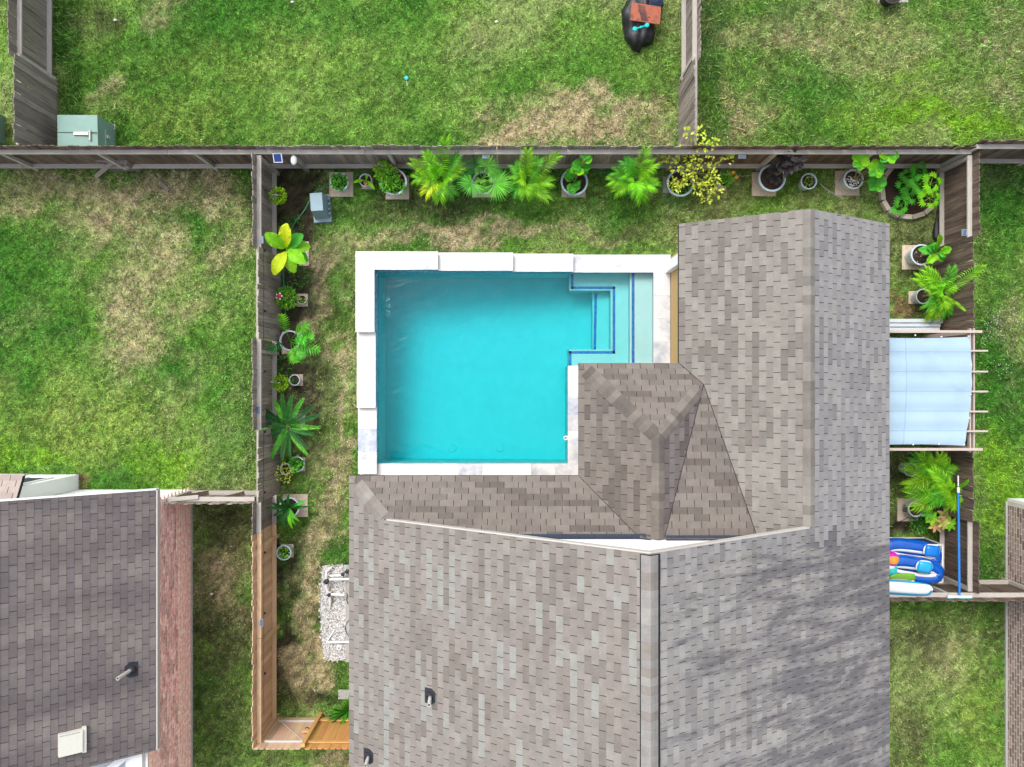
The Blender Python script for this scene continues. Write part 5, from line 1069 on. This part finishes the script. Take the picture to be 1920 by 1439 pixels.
hose('pale thin tube trailing across the grass from the seedling pot', [(1538, 345), (1550, 356), (1565, 364), (1582, 373)], 'hose_pale'); hose('pale thin tube between the marigold pot and the burgundy plant', [(1383, 332), (1398, 330), (1412, 329)], 'hose_pale', .011)
hose('black thin tube crossing the paver by the house wall', [(1668, 985), (1690, 977), (1704, 970)], 'black_plastic', .009, .045)
# ------------------------------------------------------------------ things on the lawns
p = W(150, 250, 0); tf = thing('transformer_box', 'pale green metal transformer box in the top left corner by the fences', 'transformer', (p.x, p.y, 0))
a = W(108, 274, .85); c = W(182, 216, .85); a.y = 5.93; b = MB(); g0 = (a.x-.02, a.y), (c.x+.0, c.y)
x0_, x1_, y0_, y1_ = a.x, c.x, a.y, c.y
b.add([(x0_+.0, y0_, .06), (x1_+.02, y0_, .06), (x1_+.02, y1_+.0, .06), (x0_, y1_, .06), (x0_, y0_, .85), (x1_, y0_, .80), (x1_, y1_, .84), (x0_, y1_, .86)], [(3,2,1,0),(4,5,6,7),(0,1,5,4),(1,2,6,5),(2,3,7,6),(3,0,4,7)]); b.build('cabinet', 'utility_green', tf)
ys_ = W(0, 249, .85).y; MB().box((x0_+.01, ys_-.006, .845), (x1_-.005, ys_+.006, .863)).build('lid_seam', 'rubber', tf)
MB().box((W(138, 0, .87).x, ys_-.07, .85), (W(166, 0, .87).x, ys_+.01, .885)).build('hinge_plate', 'vent_cream', tf); MB().box((W(167, 0, .87).x, ys_-.2, .84), (W(169.5, 0, .87).x, ys_+.06, .88)).build('handle', 'pipe_metal', tf)
MB().box((x1_+.012, ys_-.3, .06), (x1_+.05, ys_+.2, .5)).build('side_door', 'utility_green', tf); MB().box((x1_+.05, ys_-.02, .35), (x1_+.08, ys_+.06, .47)).build('lock', 'pipe_metal', tf)
MB().box((x0_-.02, y0_, 0), (x1_+.06, y1_+.03, .058)).build('plinth', 'concrete', tf)
p = W(2, 245, 0); bn = thing('corrugated_box', 'green ribbed box cut off by the left edge of the photo', 'box', (p.x-.4, p.y, 0)); MB().box((p.x-.9, p.y-.38, 0), (p.x+.12, p.y+.36, .7)).build('body', 'utility_green', bn)
for k in range(6): MB().box((p.x-.9, p.y-.36+k*.125, .701), (p.x+.12, p.y-.30+k*.125, .725)).build('rib', 'utility_green', bn)
# black covered heap
p = W(1199, 50, 0); hp = thing('covered_heap', 'rounded heap under black plastic sheeting beside the dividing fence', 'heap', (p.x, p.y, 0))
me = bpy.data.meshes.new('sheeting'); bm = bmesh.new(); bmesh.ops.create_icosphere(bm, subdivisions=4, radius=1)
for v_ in bm.verts:
    q = v_.co; pass
    n1 = math.sin(q.x*5+q.y*3)*.04+math.sin(q.y*9+q.z*4)*.035+math.sin(q.x*13-q.y*7)*.025+math.sin(q.x*21+q.y*17+q.z*11)*.016+math.sin(q.y*31-q.x*9)*.012
    v_.co = Vector((q.x*(.42+n1)-(.03 if q.y < 0 else 0), (q.y*(.95+n1)) , max(-.02, (abs(q.z)**.7*math.copysign(1, q.z))*(.5+n1)+.02)))
bm.to_mesh(me); bm.free(); o = link('sheeting', me, 'black_plastic', hp, (0, .25, 0)); me.polygons.foreach_set('use_smooth', [True]*len(me.polygons))
def onheap(u, v, z): return W(u, v, z)
a, d = W(1183, 22, .6), W(1238, 30, .5); mat_ = MB().beam(a, d, .46, .035); mat_.build('folded_mat', 'orange_mat', hp)
for k in range(7): q = a.lerp(d, .3+k*.035); MB().beam(q+Vector((.05, -.2, .022)), q+Vector((-.05, .2, .022)), .012, .01).build('slat', 'rubber', hp)
b = MB(); a, d = W(1190, 55, .64), W(1213, 48, .62); b.tube([a, d], .022, 8)
for q in (a, d): b.lathe([(0, .04), (.055, .035), (.065, 0), (.05, -.04)], q, 8)
b.lathe([(0, .03), (.03, .02), (.03, -.02)], (a+d)/2, 8); b.build('dumbbell', 'teal', None, origin=tuple((a+d)/2), label='bright teal dumbbell lying on the black sheeting', cat='dumbbell')
p = W(1228, 4, .4); b = MB(); b.lathe([(.05, .0), (.2, .02), (.24, .2), (.2, .42), (.06, .48), (0, .48)], (p.x, p.y, .0), 10, sx=1.1, sy=.8); b.build('rubbish_bag', 'cloth_navy', None, origin=(p.x, p.y, 0), label='navy plastic bag beside the black heap at the top edge', cat='bag')
p = W(1673, -2, 0); sl_ = MB().box((p.x-.4, p.y-.12, 0), (p.x+.4, p.y+.5, .05)).build('concrete_slab', 'concrete', None, origin=(p.x, p.y, 0), label='white slab under the dark round planter at the top edge', cat='slab')
t, c = pot('dark round planter on a white slab at the top edge', 1674, -12, .4, .26, 'black_plastic', base=.05, name='planter', cat='planter')
p = W(762, 147, .05); sh = thing('sprinkler_head', 'tiny teal sprinkler cap in the upper lawn', 'sprinkler', (p.x, p.y, 0)); MB().lathe([(.04, 0), (.055, .05), (.05, .075), (0, .08)], (p.x, p.y, 0), 12).build('cap', 'teal', sh); MB().tube([(p.x, p.y-.05, .02), (p.x+.02, p.y-.2, .02)], .015, 6).build('stub', 'hose_pale', sh)
for k, (u, v, lab) in enumerate(((216, 39, 'scrap of white litter on the upper left lawn'), (397, 1114, 'scrap of white litter in the alley beside the red brick house'), (548, 5, 'scrap of white litter at the top of the upper lawn'), (931, 42, 'scrap of pale litter in the upper lawn right of centre'))):
    p = W(u, v, .02); b = MB(); b.add([p+Vector((-.06, 0, .01)), p+Vector((0, -.03, .02)), p+Vector((.06, .01, .01)), p+Vector((.0, .04, .03)), p+Vector((0, 0, .05))], [(0, 1, 4), (1, 2, 4), (2, 3, 4), (3, 0, 4)]); b.build('litter', 'pvc', None, origin=tuple(p), label=lab, cat='litter', group='white scraps on the grass')
b = MB()
for k in range(110):
    u, v = random.choice(((1868, 595, 16, 22), (1866, 620, 22, 28), (1880, 690, 14, 14), (1915, 590, 6, 10)))[:2]; u += random.gauss(0, 12); v += random.gauss(0, 14); p = W(u, v, uni(.05, .09)); r = .010
    if p.x < 11.5: continue
    b.lathe([(0, .006), (r, 0)], p, 5)
b.build('clover_flowers', 'pvc', kind='stuff', label='scatter of tiny white clover flowers right of the awning', cat='flowers')
# ------------------------------------------------------------------ shade awning on a pergola frame
ZP = 2.36
pg = thing('pergola', 'slim pinkish grey pergola frame holding the pale blue shade cloth', 'pergola', (10.9, -.2, 0))
yN, yS, xE = W(0, 622, ZP).y, W(0, 843, ZP).y, W(1828, 0, ZP).x
for y_ in (yN, yS): MB().box((8.32, y_-.03, ZP-.09), (W(1842 if y_ == yN else 1843, 0, ZP).x, y_+.03, ZP)).build('side_beam', 'pergola', pg)
for dx_ in (-.055, .035): MB().box((xE+dx_-.016, yS-.08, ZP-.19), (xE+dx_+.016, yN+.08, ZP-.092)).build('outer_beam', 'pergola', pg)
for v in (658, 697, 734.5, 772, 809): y_ = W(0, v, ZP).y; MB().box((8.32, y_-.02, ZP-.088), (W(1853, 0, ZP).x, y_+.02, ZP-.004)).build('rafter', 'pergola', pg)
for y_ in (yN, yS): MB().box((xE-.05, y_-.05, 0), (xE+.03, y_+.05, ZP-.2)).build('post', 'pergola', pg)
sa_ = thing('shade_cloth', 'pale blue shade cloth stretched over the pergola against the house', 'awning', (9.8, -.2, ZP))
b = MB(); nu, nv = 34, 44; grid = []
yt, yb_ = W(0, 632, ZP+.03).y, W(0, 836, ZP+.03).y
for j in range(nv+1):
    t = j/nv; y_ = yt+(yb_-yt)*t; xe = W(1818+(-10)*t+9*math.sin(math.pi*t), 0, ZP+.03).x
    for i in range(nu+1):
        s = i/nu; x_ = 8.34+(xe-8.34)*s; edge = math.sin(math.pi*s); bow = .03*edge*(1 if j in (0, nv) else 0)
        f5 = abs(math.sin(math.pi*(t*6-.15))); z = ZP+.012+.028*(1-f5**.5)*0+.022*math.cos(2*math.pi*(t*5.9-.55))*.6
        z += .028*math.sin((s*2.2+t*1.1)*6)*.3+.02*math.exp(-((s-.55+(t-.1)*-.9)/.05)**2)*(t < .5)+.014*math.exp(-((s-.36)/.015)**2)+.012*math.sin(s*37+t*3)*.35
        grid.append((x_, y_+(bow if j == 0 else -bow if j == nv else 0)*-1, z+.012))
b.add(grid, [(j*(nu+1)+i, (j+1)*(nu+1)+i, (j+1)*(nu+1)+i+1, j*(nu+1)+i+1) for j in range(nv) for i in range(nu)]); cl_ = b.build('cloth', 'sail', sa_, smooth=True)
for i_, (u, v) in enumerate(((1716, 629), (1765, 632), (1816, 631), (1821, 684), (1820, 740), (1817, 784), (1808, 834), (1760, 833), (1712, 834))): p = W(u, v, ZP+.03); MB().lathe([(0, .02), (.016, .016), (.02, -.01)], (p.x, p.y, ZP+.03), 8).build('eyelet', 'pvc', sa_)
def seam(ids):
    b = MB(); P_ = [Vector(grid[k]) for k in ids]
    for p, q in zip(P_[:-1], P_[1:]):
        w_ = (q-p).cross(UP).normalized()*.011; b.add([p-w_+UP*.003, p+w_+UP*.003, q+w_+UP*.003, q-w_+UP*.003], [(0, 1, 2, 3)])
    b.build('seam', 'seam', cl_)
for v in (658, 697, 734.5, 772, 809): j = round((v-632)/204*nv); seam([j*(nu+1)+i for i in range(nu+1)])
seam([j*(nu+1)+round(nu*.37) for j in range(nv+1)])
p = W(1716, 609, .4); bx_ = thing('storage_box', 'long white ridged storage box between the palm and the awning frame', 'storage box', (9.7, p.y, 0))
y0_, y1_ = W(0, 621, .55).y, W(0, 598, .55).y; xr = W(1764, 0, .55).x
MB().box((8.35, y0_, 0), (xr, y1_, .5)).build('body', 'shed_white', bx_)
for k in range(3): yy_ = y0_+(y1_-y0_)*(k*.34+.02); MB().box((8.35, yy_, .502), (xr-.03+.02*k, yy_+(y1_-y0_)*.24, .56)).build('lid_rib', 'shed_white', bx_)
MB().box((xr-.06, y1_-.12, .505), (xr+.04, y1_+.02, .58)).build('end_cap', 'trim_paint', bx_)
# ------------------------------------------------------------------ blue pole with brush head
pl_ = thing('pool_pole', 'long blue telescopic pole with white brush head along the right fence', 'pool pole', W(1797, 1120, 1.80))
a, m_, d = W(1796.5, 892, 1.35), W(1797, 918, 1.40), W(1799, 1120, 1.66)
MB().tube([m_, d], .027, 10).build('pole', 'pole_blue', pl_); MB().tube([a, m_], .018, 8).build('inner_tube', 'pvc', pl_); MB().tube([m_-(d-m_)*.02, m_+(d-m_)*.03], .034, 10).build('collar', 'pvc', pl_)
q = W(1799, 1119, 1.665); MB().beam(q+Vector((-.3, .0, .0)), q+Vector((.3, 0, .0)), .06, .04).build('brush_head', 'shed_white', pl_); MB().beam(q+Vector((-.3, -.035, .0)), q+Vector((.3, -.035, .0)), .02, .03).build('bristles', 'float_teal', pl_)
MB().beam((W(1797, 930, 1.35).x, W(0, 930, 1.38).y, 1.36), (11.2, W(0, 930, 1.38).y, 1.36), .02, .02).build('hook', 'pipe_metal', pl_)
# ------------------------------------------------------------------ rack of pool floats
ZT = .95
x_r, y_t, y_b = W(1767, 0, ZT).x, W(0, 1022, ZT).y, W(0, 1092, ZT).y
rk = thing('float_rack', 'white tube frame rack with dark netting holding the pool floats', 'rack', (9.6, -4.55, 0)); x_l = 8.34
for z in (.06, ZT):
    for a, d in (((x_l, y_t, z), (x_r, y_t, z)), ((x_r, y_t, z), (x_r, y_b, z)), ((x_r, y_b, z), (x_l, y_b, z)), ((x_l, y_b, z), (x_l, y_t, z))): MB().beam(a, d, .035, .035).build('frame_tube', 'pvc', rk)
for x_ in (x_l, x_r):
    for y_ in (y_t, y_b): MB().beam((x_, y_, 0), (x_, y_, ZT), .035, .035).build('leg', 'pvc', rk)
MB().box((x_l+.02, y_b+.02, .05), (x_r-.02, y_t-.02, .075)).build('netting_floor', 'cloth_navy', rk)
MB().box((x_l+.02, y_t-.012, .08), (x_r-.02, y_t-.006, ZT-.02)).build('netting_side', 'cloth_navy', rk); MB().beam((x_l+.1, y_t+.01, .1), (x_l+.5, y_t+.01, ZT), .03, .02).build('brace', 'pvc', rk)
def torus(cx_, cy_, cz, ax, ay, r, n=40, m=12, sz=1.0, top=None):
    b = MB(); vs = []
    for i in range(n):
        a = 2*math.pi*i/n; ca_, sa_2 = math.cos(a), math.sin(a); s_ = lambda q: math.copysign(abs(q)**.75, q)
        px, py = ax*s_(ca_), ay*s_(sa_2); nx_, ny_ = ca_/ax, sa_2/ay; l = math.hypot(nx_, ny_); nx_ /= l; ny_ /= l
        for k in range(m): q = 2*math.pi*k/m; vs.append((cx_+px+nx_*r*math.cos(q), cy_+py+ny_*r*math.cos(q), cz+r*sz*math.sin(q)))
    fs = [(i*m+k, ((i+1) % n)*m+k, ((i+1) % n)*m+(k+1) % m, i*m+(k+1) % m) for i in range(n) for k in range(m)]
    b.add(vs, fs); return b
def pillow(c, hx, hy, hz, n=14):
    b = MB(); vs = [];
    for i in range(n+1):
        for j in range(n+1):
            s, t = -1+2*i/n, -1+2*j/n; k = max(0, (1-abs(s)**3.2)*(1-abs(t)**3.2))**.5; rr = (1-.14*abs(s*t)**2)
            vs.append((c[0]+hx*s*rr, c[1]+hy*t*rr, c[2]+hz*k))
    m = len(vs); vs += [(x, y, 2*c[2]-z) for x, y, z in vs]; q = n+1
    f = [(i*q+j, (i+1)*q+j, (i+1)*q+j+1, i*q+j+1) for i in range(n) for j in range(n)]
    b.add(vs, f+[tuple(v_+m for v_ in g_)[::-1] for g_ in f]); return b
def lounger(label, u, v, z, ax, ay, pu, pv, pm, rot):
    p = W(u, v, z); t = thing('pool_lounger', label, 'pool float', (p.x, p.y, z-.17), 'blue pool loungers in the rack'); t.rotation_euler = (rot[0], rot[1], rot[2])
    o = Vector((p.x, p.y, z-.17))
    torus(p.x, p.y, z, ax, ay, .16, sz=1.05).build('tube', 'float_blue', t, smooth=True); torus(p.x, p.y, z+.09, ax-.10, ay-.10, .07, sz=.6).build('rim_stripe', 'float_white', t, smooth=True)
    pillow((p.x, p.y, z-.03), ax-.05, ay-.05, .05).build('mattress', 'float_blue', t, smooth=True)
    q = W(pu, pv, z+.2); hd = pillow((q.x, q.y, z+.2), .2, .155, .09); hd.build('headrest', pm, t, smooth=True); torus(q.x, q.y, z+.19, .195, .15, .022, sz=1).build('headrest_piping', 'float_white', t, smooth=True)
lounger('blue inflatable lounger at the back of the rack with dark blue headrest', 1706, 1036, .86, .68, .2, 1745, 1027, 'pole_blue', (R(4), R(3), R(-8)))
lounger('blue inflatable lounger in front in the rack with cyan headrest', 1709, 1066, 1.0, .68, .2, 1730, 1056, 'float_cyan', (R(10), R(3), R(-9)))
p = W(1704, 1102, 1.55); rf = thing('inflatable_raft', 'white topped inflatable raft with blue sides resting on the low fence', 'pool float', (p.x, p.y, 1.4)); rf.rotation_euler = (R(10), 0, R(-4))
torus(p.x-.25, p.y, 1.55, .72, .07, .12, sz=.9).build('side_tube', 'float_cyan', rf, smooth=True); pillow((p.x-.25, p.y+.04, 1.63), .80, .14, .06).build('top_panel', 'float_white', rf, smooth=True)
p = W(1664, 1045, 1.0); bl_ = thing('beach_ball', 'magenta and yellow beach ball half hidden under the roof edge', 'beach ball', (p.x-.02, p.y, 1.02)); 
for k in range(6):
    b = MB(); vs = []
    for i in range(9):
        th = math.pi*i/8
        for j in range(4): a = k*math.pi/3+j*math.pi/9; vs.append((p.x-.02+.2*math.cos(th), p.y+.2*math.sin(th)*math.cos(a), 1.2+.2*math.sin(th)*math.sin(a)))
    b.add(vs, [(i*4+j, i*4+j+1, (i+1)*4+j+1, (i+1)*4+j) for i in range(8) for j in range(3)]); b.build('panel', ('float_pink', 'petal_orange', 'float_pink')[k % 3], bl_, smooth=True)
p = W(1666, 1066, 1.15); tl = thing('teal_float', 'teal and white rounded float beside the beach ball', 'pool float', (p.x, p.y, 1.05)); pillow((p.x, p.y, 1.17), .2, .17, .13).build('body', 'float_teal', tl, smooth=True); pillow((p.x-.03, p.y+.08, 1.24), .14, .09, .08).build('top', 'float_white', tl, smooth=True)
p = W(1695, 1082, 1.2); gm = pillow((p.x-.05, p.y, 1.24), .32, .1, .04).build('float_mat', 'float_lime', None, origin=(p.x, p.y, 1.2), label='folded green mat wedged between the lounger and the raft', cat='mat', smooth=True)
p = W(1688, 1091, 1.35); t = thing('dinghy_bag', 'grey bag with turquoise and tan ends beside the raft', 'bag', (p.x, p.y, 1.33)); pillow((p.x-.05, p.y, 1.37), .24, .08, .05).build('body', 'float_tan', t, smooth=True); pillow((p.x+.2, p.y-.02, 1.38), .06, .06, .04).build('end', 'float_teal', t, smooth=True); pillow((p.x+.3, p.y-.02, 1.37), .05, .06, .04).build('strap_roll', 'paver', t, smooth=True)
